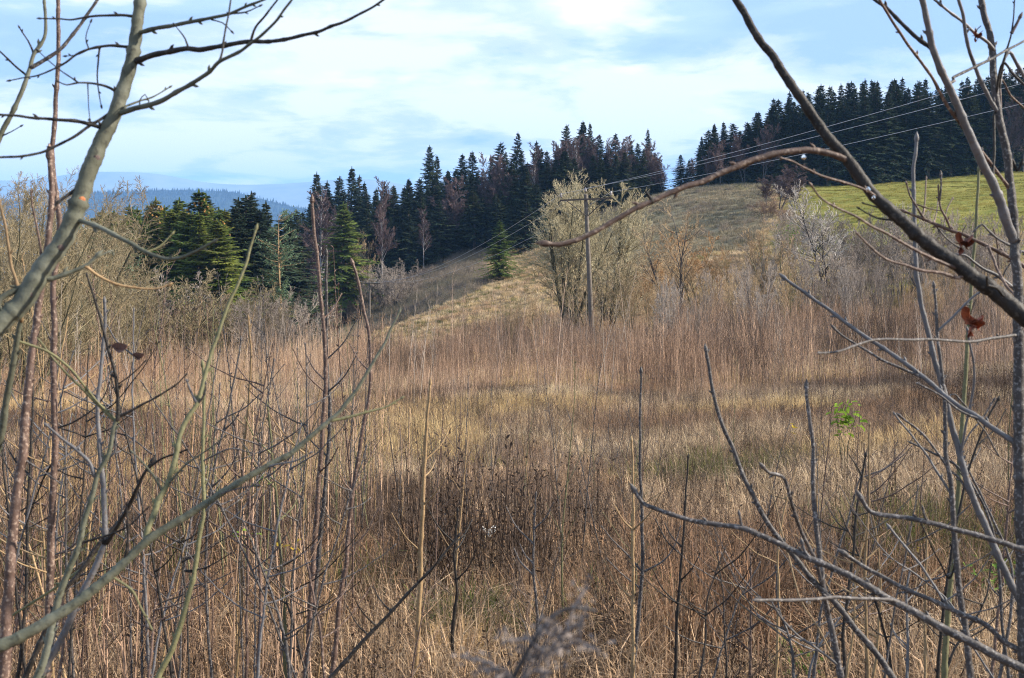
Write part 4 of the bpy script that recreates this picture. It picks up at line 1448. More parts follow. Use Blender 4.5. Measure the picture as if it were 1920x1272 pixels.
class Plant:
    """one traced woody plant: an Empty on the soil and a child per limb"""

    def __init__(s, name, label, cat, main, mat, nodes=70, mainname='trunk', root=True, **kw):
        s.main = main
        pts = to_ground(main)
        base = pts[-1] if root else main.pos[0]
        s.t = thing(name, label, cat, tuple(base))
        s.base = base
        s.mat = mat
        if root:
            rr = main.r[0] * np.linspace(1, 1.25, len(pts))
            b = Buf()
            b.add(*tubes(pts[None], rr[None], 9))
        me = limb_mesh(main, mat, base, nodes, **kw)
        o = part(mainname, me, s.t)
        if root:
            part('stem_base', b.mesh('stem_base', mat, base), s.t)

    def limb(s, path, w0, w1, on=None, dd=0.0, mat=None, name='branch', nodes=54, parent=None, **kw):
        wig = kw.pop('wig', .45)
        l = Limb(path, w0, w1, 0, dd, on=on or s.main, wig=wig)
        part(name, limb_mesh(l, mat or s.mat, s.base, nodes, name=name, collar=.25, k=7, **kw), s.t)
        return l


def cr(x0, y0, pts, k=3.0):
    return [(x0 + a / k, y0 + b / k) for a, b in pts]


def stub(pl, px, py, on, mat, r=5.5, side=(1, 0)):
    k = int(np.argmin(np.hypot(on.px[:, 0] - px, on.px[:, 1] - py)))
    p = on.pos[k]
    R = r / F * on.d[k]
    d = nrm(np.array([side[0] * .8, -1.0, -side[1] * .6]))
    q = p + d * on.r[k] * .85
    b = Buf()
    b.add(*tubes(np.array([[q - d * R, q + d * R * .25, q + d * R * .45, q + d * R * .46]]), np.array([[R * 1.3, R * 1.15, R * .8, R * .02]]), 10))
    part('branch_stub', b.mesh('branch_stub', mat, pl.base), pl.t)


def build_left_tree():
    tr = Limb([(-95, 700), (0, 604), (40, 570), (77, 507), (110, 464), (128, 430), (138, 408), (150, 375), (165, 325), (180, 290), (195, 255), (212, 220), (225, 185), (240, 140), (250, 95), (258, 42), (263, 0), (270, -60)], 44, 19, 1.55, 1.75, wig=.5)
    pl = Plant('young_tree', 'leaning grey olive young tree with side branches against the sky', 'tree', tr, M['olive'], 75, buds=False, tip=False)
    D = M['dark']
    pl.limb([(252, 32), (227, 29), (197, 29), (163, 32), (133, 38), (110, 36), (77, 35)], 6, 2.5, dd=-.05, mat=D)
    b2 = pl.limb([(262, 62), (293, 53), (333, 46), (387, 36), (427, 27), (460, 13), (494, 0), (520, -12)], 9, 4, dd=-.1)
    pl.limb([(430, 26), (460, 23), (485, 13)], 4, 2, on=b2, mat=D)
    pl.limb([(397, 37), (417, 43), (433, 58)], 3, 2, on=b2, mat=D)
    b3 = pl.limb([(253, 115), (283, 105), (320, 97), (353, 91), (373, 93), (413, 87), (443, 82), (473, 78), (503, 78), (533, 74), (567, 67), (597, 60), (620, 50), (640, 43), (672, 28), (700, 13), (726, -4)], 12, 4, dd=-.16, mat=D)
    pl.limb([(353, 90), (347, 73), (330, 50)], 4, 1.5, on=b3, mat=D)
    pl.limb([(470, 78), (480, 50), (500, 27), (520, 0), (530, -14)], 5, 3, on=b3, mat=D)
    b4 = pl.limb([(228, 212), (253, 203), (280, 197), (307, 187), (337, 170), (367, 153), (393, 135), (410, 117), (433, 105), (453, 95), (470, 82), (487, 70), (503, 55), (520, 37), (533, 17), (547, 0), (555, -12)], 11, 4, dd=-.2)
    pl.limb([(236, 200), (267, 188), (283, 183), (317, 165)], 5, 2, on=b4, dd=.05)
    pl.limb([(262, 188), (272, 177), (280, 192)], 2.5, 1.5, on=b4, dd=.03, mat=D)
    pl.limb([(411, 116), (417, 97), (420, 73), (427, 37), (430, 17), (434, -10)], 4.5, 3, on=b4, dd=.05, mat=D)
    e = pl.limb([(240, 88), (213, 86), (190, 88), (167, 93), (143, 103), (123, 117), (100, 130), (67, 143), (43, 147), (20, 151)], 6.5, 2, dd=-.06, mat=D)
    pl.limb([(167, 93), (147, 102), (125, 105)], 3, 1.5, on=e, mat=D)
    pl.limb([(166, 92), (161, 72), (170, 43)], 2.5, 1.5, on=e, mat=D)
    pl.limb([(187, 90), (183, 120), (183, 157), (190, 197)], 4, 1.8, on=e, mat=D)
    f = pl.limb([(222, 174), (200, 163), (173, 157), (147, 156), (125, 159), (112, 154)], 6, 2.5, dd=-.05, mat=D)
    pl.limb([(147, 155), (127, 142), (107, 127), (73, 97)], 3, 1.6, on=f, mat=D)
    pl.limb([(163, 157), (165, 187), (168, 223)], 2.5, 1.4, on=f, mat=D)
    pl.limb([(195, 243), (167, 233), (140, 227), (100, 224), (63, 222), (33, 218), (0, 215), (-20, 212)], 8, 4, dd=-.08, mat=D)
    pl.limb([(207, 213), (187, 225), (163, 240), (133, 260), (103, 275), (77, 287), (43, 293), (0, 295), (-20, 296)], 6, 4.5, dd=-.1, mat=D)
    pl.limb([(153, 348), (133, 362), (113, 377)], 9, 5, dd=-.02, mat=D)
    j = pl.limb([(144, 412), (177, 423), (207, 437), (240, 454), (277, 474), (310, 486), (343, 482), (367, 471), (400, 454)], 10, 5, dd=-.12)
    pl.limb([(274, 473), (300, 462), (322, 440)], 4, 2, on=j, dd=.02, mat=M['green'])
    k = pl.limb([(93, 524), (127, 512), (160, 499), (180, 482)], 11, 6, dd=.02)
    pl.limb([(160, 499), (190, 520), (225, 535), (262, 541), (295, 541), (315, 534)], 6, 3, on=k, dd=.04, mat=M['tan'])
    pl.limb([(170, 490), (207, 470), (212, 474)], 4, 2, on=k, dd=.02)
    pl.limb([(62, 530), (27, 545), (0, 562), (-8, 590)], 11, 12, dd=-.03)
    for px, py, m in ((149, 378, M['cut']), (193, 300, M['bud']), (114, 470, M['bud']), (58, 560, M['bud'])):
        stub(pl, px, py, tr, m, 5.5)


def build_left_stems():
    # thin light stem at the very edge
    b = Limb([(-40, 360), (0, 257), (20, 217), (43, 167), (55, 133), (63, 103), (85, 63), (83, 0), (82, -20)], 12, 5, 1.9, 1.95)
    pl = Plant('young_tree', 'light grey curving young tree crossing the edge of the sky', 'tree', b, M['olive'], 60, buds=True, tip=False)
    pl.limb([(62, 125), (93, 107), (113, 92), (133, 70), (160, 33), (182, 0), (190, -16)], 8, 5, dd=.03, mat=M['grey'])
    pl.limb([(50, 142), (27, 123), (0, 97), (-12, 88)], 4, 3, mat=M['dark'])
    pl.limb([(63, 100), (53, 77), (38, 53)], 4, 2, mat=M['dark'])
    pl.limb([(4, 255), (20, 248), (38, 238)], 3, 1.5, mat=M['dark'])
    # tall reddish stems
    d = Limb([(86, 1300), (92, 1148), (95, 1048), (98, 948), (103, 848), (102, 757), (100, 690), (102, 624), (100, 540), (112, 430), (106, 372), (101, 333), (98, 277), (102, 233), (105, 187), (108, 133), (110, 67), (108, 0), (108, -30)], 15, 7, 2.3, 2.4, wig=.6)
    pl = Plant('bare_sapling', 'tall straight reddish sapling reaching from the scrub up into the sky', 'sapling', d, M['red'], 85, tip=False)
    pl.limb([(100, 805), (140, 790), (190, 752), (215, 690)], 4, 2, mat=M['dark'])
    pl.limb([(103, 860), (78, 905), (40, 1010)], 4, 2, mat=M['dark'])
    c = Limb([(4, 1310), (7, 1272), (12, 1165), (18, 1081), (25, 981), (33, 915), (43, 848), (48, 774), (53, 724), (60, 664), (67, 611), (75, 557), (88, 470), (93, 424), (97, 350), (94, 300)], 22, 10, 1.95, 2.1, wig=.6)
    pl = Plant('bare_sapling', 'thick reddish brown sapling close to the leaning trunk', 'sapling', c, M['red'], 85)
    pl.limb([(80, 500), (72, 440), (62, 390), (58, 362)], 5, 3, mat=M['red'])
    pl.limb([(40, 860), (75, 880), (110, 905)], 4, 2, mat=M['grey'])
    e = Limb([(-40, 960), (0, 824), (10, 761), (20, 707), (32, 637), (40, 597)], 17, 9, 1.8, 1.75)
    pl = Plant('bare_sapling', 'pale green grey sapling leaning out of the lower edge scrub', 'sapling', e, M['olive'], 60, tip=False)
    pl.limb([(39, 600), (32, 534), (20, 491), (10, 424), (0, 380)], 8, 4, dd=.02, mat=M['tan'])
    pl.limb([(30, 640), (90, 660), (130, 690), (175, 745), (215, 785)], 5, 4, dd=.05, mat=M['green'])
    # pale stem with a kink
    f = Limb([(60, 1310), (73, 1272), (100, 1225), (123, 1181), (147, 1125), (173, 1075), (190, 1035), (197, 1010), (195, 948), (193, 898), (187, 848), (183, 757), (188, 707), (197, 607), (196, 570)], 15, 5, 2.0, 2.05)
    pl = Plant('bare_sapling', 'pale lilac grey sapling with a bent lower stem', 'sapling', f, M['silver'], 60)
    pl.limb([(196, 1012), (200, 1018), (233, 965), (257, 915), (273, 885), (300, 862), (345, 845)], 10, 3, dd=-.05, mat=M['dark'])
    pl.limb([(200, 860), (215, 848), (218, 812)], 6, 3, mat=M['silver'])
    g = Limb([(60, 1310), (70, 1272), (87, 1221), (97, 1175), (110, 1120), (133, 1060), (147, 1025), (157, 981), (173, 931), (182, 891), (205, 848), (212, 805), (222, 780)], 16, 7, 1.75, 1.8)
    pl = Plant('bare_sapling', 'green grey forked sapling rising beside the lilac one', 'sapling', g, M['olive'], 60, tip=False)
    k = pl.limb([(221, 784), (222, 757), (217, 707), (203, 654), (197, 631), (187, 594), (173, 547), (165, 520)], 8, 3.5, dd=.03, mat=M['dark'])
    pl.limb([(221, 783), (255, 765), (293, 745), (330, 722), (347, 705)], 6, 2.5, dd=.02, mat=M['dark'])
    pl.limb([(217, 790), (195, 770), (160, 735), (115, 690), (75, 640)], 6, 3, dd=.02, mat=M['green'])
    pl.limb([(220, 722), (250, 700), (270, 680)], 3, 2, on=k, mat=M['dark'])
    pl.limb([(178, 893), (168, 868), (148, 848), (120, 825), (90, 800)], 8, 4, mat=M['silver'])
    pl.limb([(150, 1020), (190, 1008), (235, 990), (275, 955)], 5, 2.5, mat=M['dark'])
    lf = []
    for (px, py, s) in ((225, 652, 1.1), (260, 668, .8)):
        q = P(px, py, 1.85)
        bb = Buf()
        n = 7
        a = np.linspace(0, 1, n)
        for sg in (-1, 1):
            e0 = np.stack([(a - .5) * .026 * s, .004 * np.sin(a * 5), -.004 * np.sin(a * 3.1)], -1)
            e1 = e0 + np.stack([0 * a, -.006 * np.sin(a * 3.1), sg * .008 * s * np.sin(a * 3.14) ** .7 + .004], -1)
            V = np.concatenate([e0, e1]) + q
            i = np.arange(n - 1)
            bb.add(V, np.stack([i, i + 1, n + i + 1, n + i], -1))
        part('withered_leaf', bb.mesh('withered_leaf', M['leaf_brown'], pl.base), pl.t)
    # big slanting branch
    h = Limb([(-120, 1262), (0, 1211), (50, 1188), (100, 1158), (150, 1125), (200, 1085), (233, 1055), (277, 1013), (333, 978), (390, 941), (443, 908), (493, 878), (533, 858), (551, 847), (587, 814), (620, 787), (640, 769), (673, 724), (697, 684), (717, 651), (733, 617), (748, 587)], 28, 4, 1.5, 1.75, wig=.5, taper=.8)
    pl = Plant('young_tree', 'long slanting green grey branch sweeping up across the scrub', 'tree', h, M['olive'], 90, buds=False)
    u = pl.limb([(274, 1013), (277, 995), (290, 961), (297, 938), (307, 921), (317, 901), (330, 855), (337, 817), (353, 784), (370, 757), (377, 731), (393, 674), (410, 624), (423, 584), (443, 541), (457, 507), (470, 464), (480, 431)], 12, 4.5, dd=.25, mat=M['green'])
    pl.limb([(305, 924), (290, 895), (267, 866), (250, 850)], 6, 2.5, on=u, mat=M['olive'])
    pl.limb([(314, 908), (333, 888), (353, 868), (380, 850), (420, 820)], 5, 2, on=u, mat=M['olive'])
    pl.limb([(370, 757), (358, 735), (352, 718)], 6, 3, on=u, mat=M['silver'])
    pl.limb([(372, 755), (384, 740), (386, 722)], 5, 2.5, on=u, mat=M['grey'])
    pl.limb([(231, 1058), (237, 1035), (240, 995), (238, 950)], 7, 3, mat=M['dark'])
    pl.limb([(215, 1085), (245, 1105), (262, 1135), (283, 1176)], 5, 3, mat=M['green'])
    pl.limb([(495, 877), (520, 871), (553, 865), (580, 851)], 5, 2, mat=M['silver'])
    pl.limb([(618, 789), (640, 786), (683, 774), (723, 764), (752, 748)], 6, 2.5, dd=.03, mat=M['green'])
    pl.limb([(395, 938), (410, 928), (450, 915), (480, 912)], 4, 2, mat=M['grey'])
    # dark slanting stem
    i_ = Limb([(60, 1240), (97, 1155), (113, 1115), (140, 1085), (160, 1058), (185, 1022), (225, 975), (250, 935), (268, 893), (282, 870)], 11, 6, 2.1, 2.2)
    pl = Plant('bare_sapling', 'dark slanting sapling behind the lilac grey stem', 'sapling', i_, M['dark'], 50)
    pl.limb([(205, 1000), (165, 1055), (100, 1105), (30, 1150), (0, 1172)], 6, 4, mat=M['green'])
    j = Limb([(285, 1310), (297, 1268), (320, 1225), (337, 1175), (350, 1131), (363, 1081), (370, 1035), (377, 988), (382, 958), (380, 848), (382, 790), (383, 724), (380, 690)], 12, 5, 2.2, 2.35)
    pl = Plant('bare_sapling', 'greenish sapling crossing under the long slanting branch', 'sapling', j, M['green'], 60)
    pl.limb([(381, 865), (430, 842), (470, 848)], 4, 2, mat=M['grey'])
    pl.limb([(381, 962), (400, 945), (405, 938)], 5, 3, mat=M['silver'])
    pl.limb([(345, 1070), (385, 1065), (430, 1040)], 3.5, 2, mat=M['dark'])


def build_mid_stems():
    SS = [
        ([(573, 1300), (573, 1272), (580, 1181), (583, 1115), (590, 1015), (597, 915), (602, 848), (610, 724), (610, 657), (606, 611), (597, 507), (590, 441), (585, 381)], 11, 6, 3.6, 'red', 'tall brown sapling topped by an orange bud before the valley wood'),
        ([(570, 1290), (587, 1148), (600, 1015), (610, 908), (615, 848), (619, 757), (613, 690), (612, 480)], 10, 5, 3.7, 'grey', 'tall slim sapling close beside the one with the orange bud'),
        ([(620, 1300), (632, 1180), (640, 1100), (650, 1055), (653, 991), (663, 915), (673, 848), (683, 791), (692, 741), (695, 691), (692, 631), (683, 584), (673, 534), (662, 497)], 10, 5, 3.4, 'red', 'tall bowed sapling leaning over the far power pole'),
        ([(776, 1300), (778, 1272), (782, 1215), (787, 1115), (790, 1015), (793, 948), (797, 848), (806, 722)], 11, 5, 4.2, 'tan', 'orange brown upright sapling in the middle of the clearing'),
        ([(620, 1272), (640, 1248), (707, 1175), (773, 1105), (815, 1060), (858, 1008)], 9, 4, 3.0, 'dark', 'dark sapling leaning far over between the upright ones'),
        ([(1186, 1300), (1187, 1272), (1187, 1080), (1187, 900), (1184, 830)], 8, 4, 3.8, 'tan', 'thin yellowish sapling by the long lower branch tip'),
        ([(1188, 1310), (1190, 1231), (1200, 1131), (1205, 1048), (1203, 948), (1200, 848), (1202, 700)], 9, 4, 4.2, 'grey', 'grey brown forked sapling by the long lower branch tip'),
        ([(480, 1310), (486, 1200), (488, 1080), (470, 960), (450, 860), (440, 800)], 8, 4, 3.2, 'red', 'reddish sapling bending left near the slanting branch'),
        ([(535, 1300), (533, 1150), (525, 1020), (515, 900), (502, 760)], 7, 3.5, 3.6, 'green', 'yellow green sapling left of the tall brown pair'),
        ([(440, 1300), (452, 1150), (450, 1000), (452, 900), (470, 700), (466, 600)], 7, 3.5, 3.6, 'tan', 'thin tan sapling before the left bushes'),
        ([(1265, 1300), (1270, 1150), (1278, 1050), (1284, 960), (1290, 860)], 7, 3, 3.8, 'dark', 'dark thin sapling right of the lower branch tip'),
        ([(1405, 1300), (1408, 1180), (1408, 1050)], 6, 3, 4.0, 'red', 'short brown sapling under the crossing grey stems'),
        ([(850, 1300), (848, 1200), (856, 1110), (852, 1040), (858, 960)], 9, 3, 4.4, 'dark', 'short blackish stem above the green tuft'),
        ([(1000, 1300), (1008, 1180), (1000, 1050), (1005, 930)], 7, 3, 4.4, 'grey', 'thin grey sapling right of the white seed heads'),
        ([(30, 1300), (48, 1130), (52, 960), (60, 800), (62, 690)], 7, 4, 2.9, 'dark', 'thin dark sapling between the two reddish ones'),
        ([(400, 1300), (390, 1180), (386, 1050), (398, 900), (430, 760), (452, 640)], 6, 3, 3.2, 'grey', 'thin grey sapling behind the greenish one'),
    ]
    for n, (path, w0, w1, d, m, lab) in enumerate(SS):
        l = Limb(path, w0, w1, d, d + .1, wig=.5)
        pl = Plant('bare_sapling', lab, 'sapling', l, M[m], 62)
        k0 = len(l.px)
        if n in (6,):
            pl.limb([(1202, 1075), (1240, 1055), (1262, 1030), (1275, 990)], 4, 2)
            pl.limb([(1202, 1070), (1178, 1042), (1145, 1010), (1130, 990)], 4, 2)
            pl.limb([(1202, 1105), (1165, 1075), (1140, 1050)], 3, 2)
        else:
            for _ in range(4):
                i = int(k0 * JR.uniform(.3, .85))
                a, b_ = l.px[i]
                s = JR.choice([-1, 1])
                ln = JR.uniform(25, 80)
                pl.limb([(a, b_), (a + s * ln * .45, b_ - ln * .45), (a + s * ln * .75, b_ - ln * 1.0)], 3.5, 1.8, dd=JR.uniform(-.1, .1))
    o = bpy.data.objects


def dead_leaf(pl, px, py, d, s, seed, mat='leaf_dead'):
    """curled lobed dead leaf hanging by its stalk"""
    rng = np.random.default_rng(seed)
    q = P(px, py, d)
    n, m = 60, 7
    a = np.arange(n) * 2 * math.pi / n
    R = .015 * s * (.78 + .20 * np.cos(5 * a + seed) + .16 * np.cos(9 * a) + .16 * np.cos(2 * a + 1.3 * seed) + .09 * rng.normal(0, 1, n))
    V = [np.zeros(3)]
    for j in range(1, m + 1):
        t = j / m
        r = R * t
        V += list(np.stack([r * np.cos(a), -.013 * s * np.sin(2.0 * a + .6) * t ** 1.6 + .012 * s * t ** 2.5 * np.cos(7 * a + seed) - .010 * s * t * t + rng.normal(0, .0007, n), r * np.sin(a) * 1.1 + .006 * s * t * t * np.sin(a * 4)], -1))
    V = np.array(V)
    b = Buf()
    ii = np.arange(n)
    T = np.stack([np.zeros(n, int), 1 + ii, 1 + (ii + 1) % n], -1)
    qs = []
    for j in range(m - 1):
        qs.append(np.stack([1 + j * n + ii, 1 + (j + 1) * n + ii, 1 + (j + 1) * n + (ii + 1) % n, 1 + j * n + (ii + 1) % n], -1))
    b.V.append(V + q)
    b.T.append(T)
    b.Q.append(np.concatenate(qs))
    b.n = len(V)
    part('dead_leaf', b.mesh('dead_leaf', M[mat], pl.base), pl.t)
    b = Buf()
    b.add(*tubes(np.array([[q + [0, 0, .012 * s], q + [.004, 0, .024 * s], q + [.010, 0, .034 * s]]]), np.full((1, 3), .0009), 5))
    part('leaf_stalk', b.mesh('leaf_stalk', M['dark'], pl.base), pl.t)


def build_right():
    # the tree at the edge of the frame
    r1 = Limb([(1926, 1330), (1920, 1150), (1914, 948), (1911, 848), (1910, 691), (1909, 591), (1908, 524), (1903, 474), (1902, 440), (1899, 395), (1897, 367), (1892, 333), (1887, 283), (1880, 250), (1870, 207), (1865, 167), (1862, 117), (1857, 73), (1847, 33), (1840, 0), (1834, -30)], 29, 11, 2.0, 2.1, wig=.6, taper=.9)
    pl = Plant('young_tree', 'upright young tree with silver forks along the edge of the hill view', 'tree', r1, M['grey'], 95, tip=False)
    r2 = pl.limb([(1901, 450), (1890, 424), (1873, 373), (1860, 340), (1843, 310), (1827, 273), (1807, 227), (1790, 187), (1773, 150), (1757, 113), (1745, 77), (1737, 33), (1730, 0), (1724, -24)], 19, 11, mat=M['silver'], nodes=80, dd=-.15, name='fork', tip=False)
    pl.limb([(1752, 98), (1745, 90), (1713, 67), (1680, 33), (1660, 13), (1640, 0), (1622, -14)], 9, 6, on=r2, mat=M['dark'], dd=.05)
    pl.limb([(1892, 352), (1887, 347), (1867, 320), (1843, 287), (1817, 253), (1793, 223), (1770, 187), (1750, 150), (1727, 117), (1700, 80), (1673, 40), (1653, 7), (1645, -12)], 7, 5, mat=M['red'], dd=-.2, nodes=70)
    pl.limb([(1871, 210), (1867, 205), (1853, 180), (1837, 147), (1823, 113), (1813, 77), (1807, 33), (1797, 0), (1793, -20)], 8, 6, mat=M['silver'], dd=-.08, nodes=60, tip=False)
    r5 = pl.limb([(1864, 96), (1853, 80), (1830, 63), (1807, 43), (1780, 23), (1753, 0), (1738, -14)], 7, 4.5, mat=M['silver'], dd=-.1)
    dead_leaf(pl, 1829, 68, 2.0, .55, 4)
    pl.limb([(1790, 152), (1787, 147), (1813, 133), (1853, 113), (1897, 90), (1920, 78), (1940, 68)], 6, 4, on=r2, mat=M['grey'], dd=.1)
    t = pl.limb([(1874, 165), (1875, 150), (1880, 123), (1890, 87), (1897, 63), (1900, 30), (1903, -10)], 5, 2, mat=M['dark'])
    pl.limb([(1896, 64), (1904, 50), (1911, 36)], 6, 5, on=t, mat=M['bud'], nodes=0, buds=False)
    pl.limb([(1874, 160), (1880, 120), (1893, 98), (1905, 117), (1920, 143), (1940, 175)], 5, 8, mat=M['silver'], dd=.05)
    pl.limb([(1867, 180), (1880, 120), (1900, 140), (1920, 160), (1945, 182)], 5, 5, mat=M['dark'], dd=-.05)
    pl.limb([(1869, 212), (1864, 215), (1864, 267), (1862, 333), (1860, 345)], 5, 5, mat=M['dark'], dd=-.05, nodes=0, buds=False, tip=False)
    pl.limb([(1880, 245), (1876, 152), (1895, 180), (1920, 202), (1945, 230)], 3, 4, mat=M['red'], dd=.1)
    pl.limb([(1898, 300), (1906, 320), (1912, 312)], 6, 5, mat=M['dark'], nodes=0)
    # thin level arch
    pl.limb([(1909, 629), (1863, 634), (1813, 641), (1747, 637), (1697, 637), (1647, 637), (1607, 647), (1573, 659), (1537, 662)], 6, 4, mat=M['grey'], dd=-.5)
    s3 = pl.limb([(1908, 832), (1900, 827), (1863, 804), (1830, 781), (1797, 761), (1763, 734), (1730, 707), (1697, 681), (1663, 657), (1630, 637), (1597, 614), (1563, 587), (1530, 564), (1497, 541), (1474, 524)], 11, 6, mat=M['silver'], dd=.25, nodes=55)
    pl.limb([(1732, 709), (1727, 707), (1697, 694), (1657, 676), (1613, 651), (1580, 631), (1566, 617)], 6, 4, on=s3, mat=M['grey'], dd=.03)
    pl.limb([(1840, 788), (1800, 770), (1760, 740), (1725, 722)], 5, 3, on=s3, mat=M['grey'], dd=.02)

    # big dark slanting limb with the arching twig
    k = Limb([(1990, 640), (1920, 594), (1900, 576), (1873, 553), (1847, 534), (1820, 517), (1797, 497), (1763, 474), (1730, 449), (1700, 422), (1667, 393), (1640, 367), (1613, 333), (1587, 297), (1567, 273), (1547, 250), (1520, 213), (1497, 177), (1473, 143), (1447, 103), (1430, 83), (1413, 57), (1397, 27), (1380, 0), (1366, -26)], 38, 13, 1.55, 1.7, wig=.5, taper=.75)
    pk = Plant('young_tree', 'thick dark slanting limb with an arching twig hung with water drops', 'tree', k, M['dark'], 150, buds=False, tip=False)
    ar = pk.limb([(1590, 300), (1557, 289), (1527, 283), (1493, 283), (1457, 288), (1420, 298), (1387, 310), (1347, 327), (1313, 342), (1280, 352), (1240, 370), (1187, 393), (1150, 415), (1118, 434), (1090, 447), (1067, 454), (1047, 459), (1030, 458)], 13, 9, mat=M['red'], dd=-.12, nodes=88)
    pk.limb([(1224, 378), (1217, 369), (1210, 358)], 9, 3, on=ar, mat=M['dark'], nodes=0, buds=False, tip=False)
    pk.limb([(1412, 300), (1404, 308), (1393, 316)], 8, 5, on=ar, mat=M['bud'], nodes=0, buds=False, tip=False)
    pk.limb([(1650, 380), (1645, 372), (1630, 360), (1607, 350), (1573, 340), (1540, 330), (1513, 317), (1487, 303), (1467, 297)], 6, 3, dd=-.06, mat=M['red'])
    pk.limb([(1800, 503), (1780, 499), (1740, 481), (1713, 467), (1667, 441), (1633, 424), (1600, 403), (1563, 387), (1537, 370), (1522, 350)], 7, 3.5, dd=-.08, mat=M['red'])
    pk.limb([(1812, 512), (1797, 521), (1763, 512), (1723, 507), (1697, 497), (1663, 487), (1633, 464), (1610, 441)], 7, 3.5, dd=-.05, mat=M['red'])
    pk.limb([(1690, 414), (1654, 411), (1630, 402), (1612, 392)], 5, 2.5, dd=.05, mat=M['dark'])
    pk.limb([(1672, 398), (1641, 388), (1630, 385), (1620, 382)], 4.5, 2.5, dd=.05, mat=M['dark'])
    kt = pk.limb([(1885, 560), (1868, 540), (1852, 536), (1850, 525)], 5, 4, dd=-.05, mat=M['dark'], nodes=0)

    # twiggy branch behind the limb
    q = Limb([(1990, 536), (1920, 500), (1900, 487), (1871, 471), (1849, 460), (1824, 449), (1805, 439), (1786, 434), (1758, 422), (1730, 410), (1700, 398)], 10, 5, 2.2, 2.25)
    pq = Plant('young_tree', 'twiggy reddish branch holding a curled dead leaf before the field', 'tree', q, M['red'], 50, buds=True)
    f = pq.limb([(1784, 433), (1773, 407), (1764, 392), (1760, 373), (1760, 354)], 5, 3)
    pq.limb([(1762, 376), (1764, 350), (1764, 331)], 4, 3.5, on=f, mat=M['grey'])
    g = pq.limb([(1733, 411), (1717, 385), (1707, 368), (1700, 347)], 5, 3)
    pq.limb([(1714, 382), (1740, 391), (1764, 396)], 3, 2, on=g)
    pq.limb([(1731, 410), (1734, 377), (1736, 336)], 3.5, 2.5, dd=.05)
    pq.limb([(1769, 428), (1777, 390), (1785, 373)], 3, 2, dd=.05)
    pq.limb([(1750, 420), (1757, 395), (1758, 372)], 3, 2, dd=.08)
    pq.limb([(1853, 463), (1864, 487), (1869, 505), (1879, 522), (1890, 541), (1905, 556)], 5, 5, dd=-.1)
    pq.limb([(1755, 424), (1768, 440), (1780, 452), (1795, 462)], 3, 3, dd=.02, mat=M['grey'])
    dead_leaf(pq, 1802, 456, 2.18, 1.05, 9)
    q2 = Limb([(1990, 640), (1920, 564), (1903, 543), (1884, 528), (1866, 515), (1843, 504), (1824, 490), (1809, 478), (1786, 478), (1773, 479)], 11, 3, 2.35, 2.3)
    pq2 = Plant('young_tree', 'pale grey bent twig below the curled dead leaf', 'tree', q2, M['silver'], 50)
    pq2.limb([(1877, 522), (1873, 505), (1871, 481), (1869, 453), (1864, 434)], 4, 2.5, mat=M['red'])
    pq2.limb([(1878, 522), (1890, 500), (1905, 480)], 3, 2, mat=M['grey'])
    q3 = Limb([(1990, 500), (1920, 473), (1911, 470), (1890, 458), (1866, 445), (1850, 430), (1841, 421), (1830, 430)], 6, 3.5, 2.3, 2.3)
    Plant('young_tree', 'thin hooked twig curling over before the green field', 'tree', q3, M['grey'], 40)

    # upright stems rooted below
    s1 = Limb([(1985, 1290), (1920, 1141), (1897, 1098), (1873, 1048), (1853, 998), (1830, 948), (1813, 901), (1800, 855), (1783, 791), (1773, 747), (1760, 701), (1750, 664), (1740, 624), (1730, 584), (1723, 541), (1717, 507), (1716, 444), (1715, 417), (1713, 367), (1713, 317), (1717, 283), (1718, 266)], 16, 6.5, 2.3, 2.45, wig=.5)
    p1 = Plant('bare_sapling', 'tall silvery sapling ending in a pointed bud before the hill wood', 'sapling', s1, M['silver'], 75)
    p1.limb([(1835, 955), (1800, 900), (1780, 880), (1735, 820), (1690, 782)], 5, 4, mat=M['grey'], dd=.05)
    p1.limb([(1830, 940), (1800, 870), (1815, 820), (1845, 780), (1862, 752)], 4, 3, mat=M['grey'], dd=.05)
    p1.limb([(1800, 860), (1813, 791), (1823, 741), (1827, 691), (1817, 637), (1814, 622)], 5, 4, mat=M['silver'], dd=-.05)
    s2 = Limb([(1822, 1320), (1820, 1272), (1810, 1181), (1800, 1115), (1793, 1048), (1787, 965), (1782, 898), (1773, 848), (1772, 757), (1768, 724), (1763, 674), (1758, 631), (1755, 584), (1752, 540)], 14, 5, 2.15, 2.25)
    p2 = Plant('bare_sapling', 'dark straight sapling crossing the silvery one', 'sapling', s2, M['grey'], 75)
    p2.limb([(1760, 620), (1790, 591), (1820, 561), (1840, 547)], 5, 4, mat=M['silver'])
    p2.limb([(1785, 930), (1760, 890), (1735, 850), (1680, 780)], 5, 3, mat=M['silver'], dd=.05)
    p2.limb([(1772, 765), (1790, 740), (1840, 800), (1870, 850)], 3, 3, mat=M['grey'])
    p2.limb([(1793, 1050), (1780, 1085), (1765, 1060), (1740, 1010), (1728, 985)], 4, 2.5, mat=M['dark'])
    s5 = Limb([(1768, 1320), (1775, 1180), (1783, 1080), (1797, 920), (1800, 848), (1807, 757), (1813, 657), (1820, 557), (1827, 457), (1830, 424), (1835, 322)], 12, 5, 2.9, 3.1, wig=.3)
    Plant('bare_sapling', 'straight yellow olive cane rising past the field to the wood', 'sapling', s5, M['green'], 110, buds=False)

    # crossing grey stems
    t1 = Limb([(1710, 1320), (1675, 1272), (1640, 1221), (1600, 1175), (1570, 1135), (1543, 1108), (1513, 1075), (1487, 1041), (1460, 1008), (1433, 971), (1413, 931), (1393, 891), (1377, 848), (1363, 817), (1350, 784), (1337, 737), (1330, 691), (1325, 662)], 13, 6, 2.25, 2.4)
    Plant('bare_sapling', 'grey sapling leaning left with a furry grey bud at its tip', 'sapling', t1, M['grey'], 62)
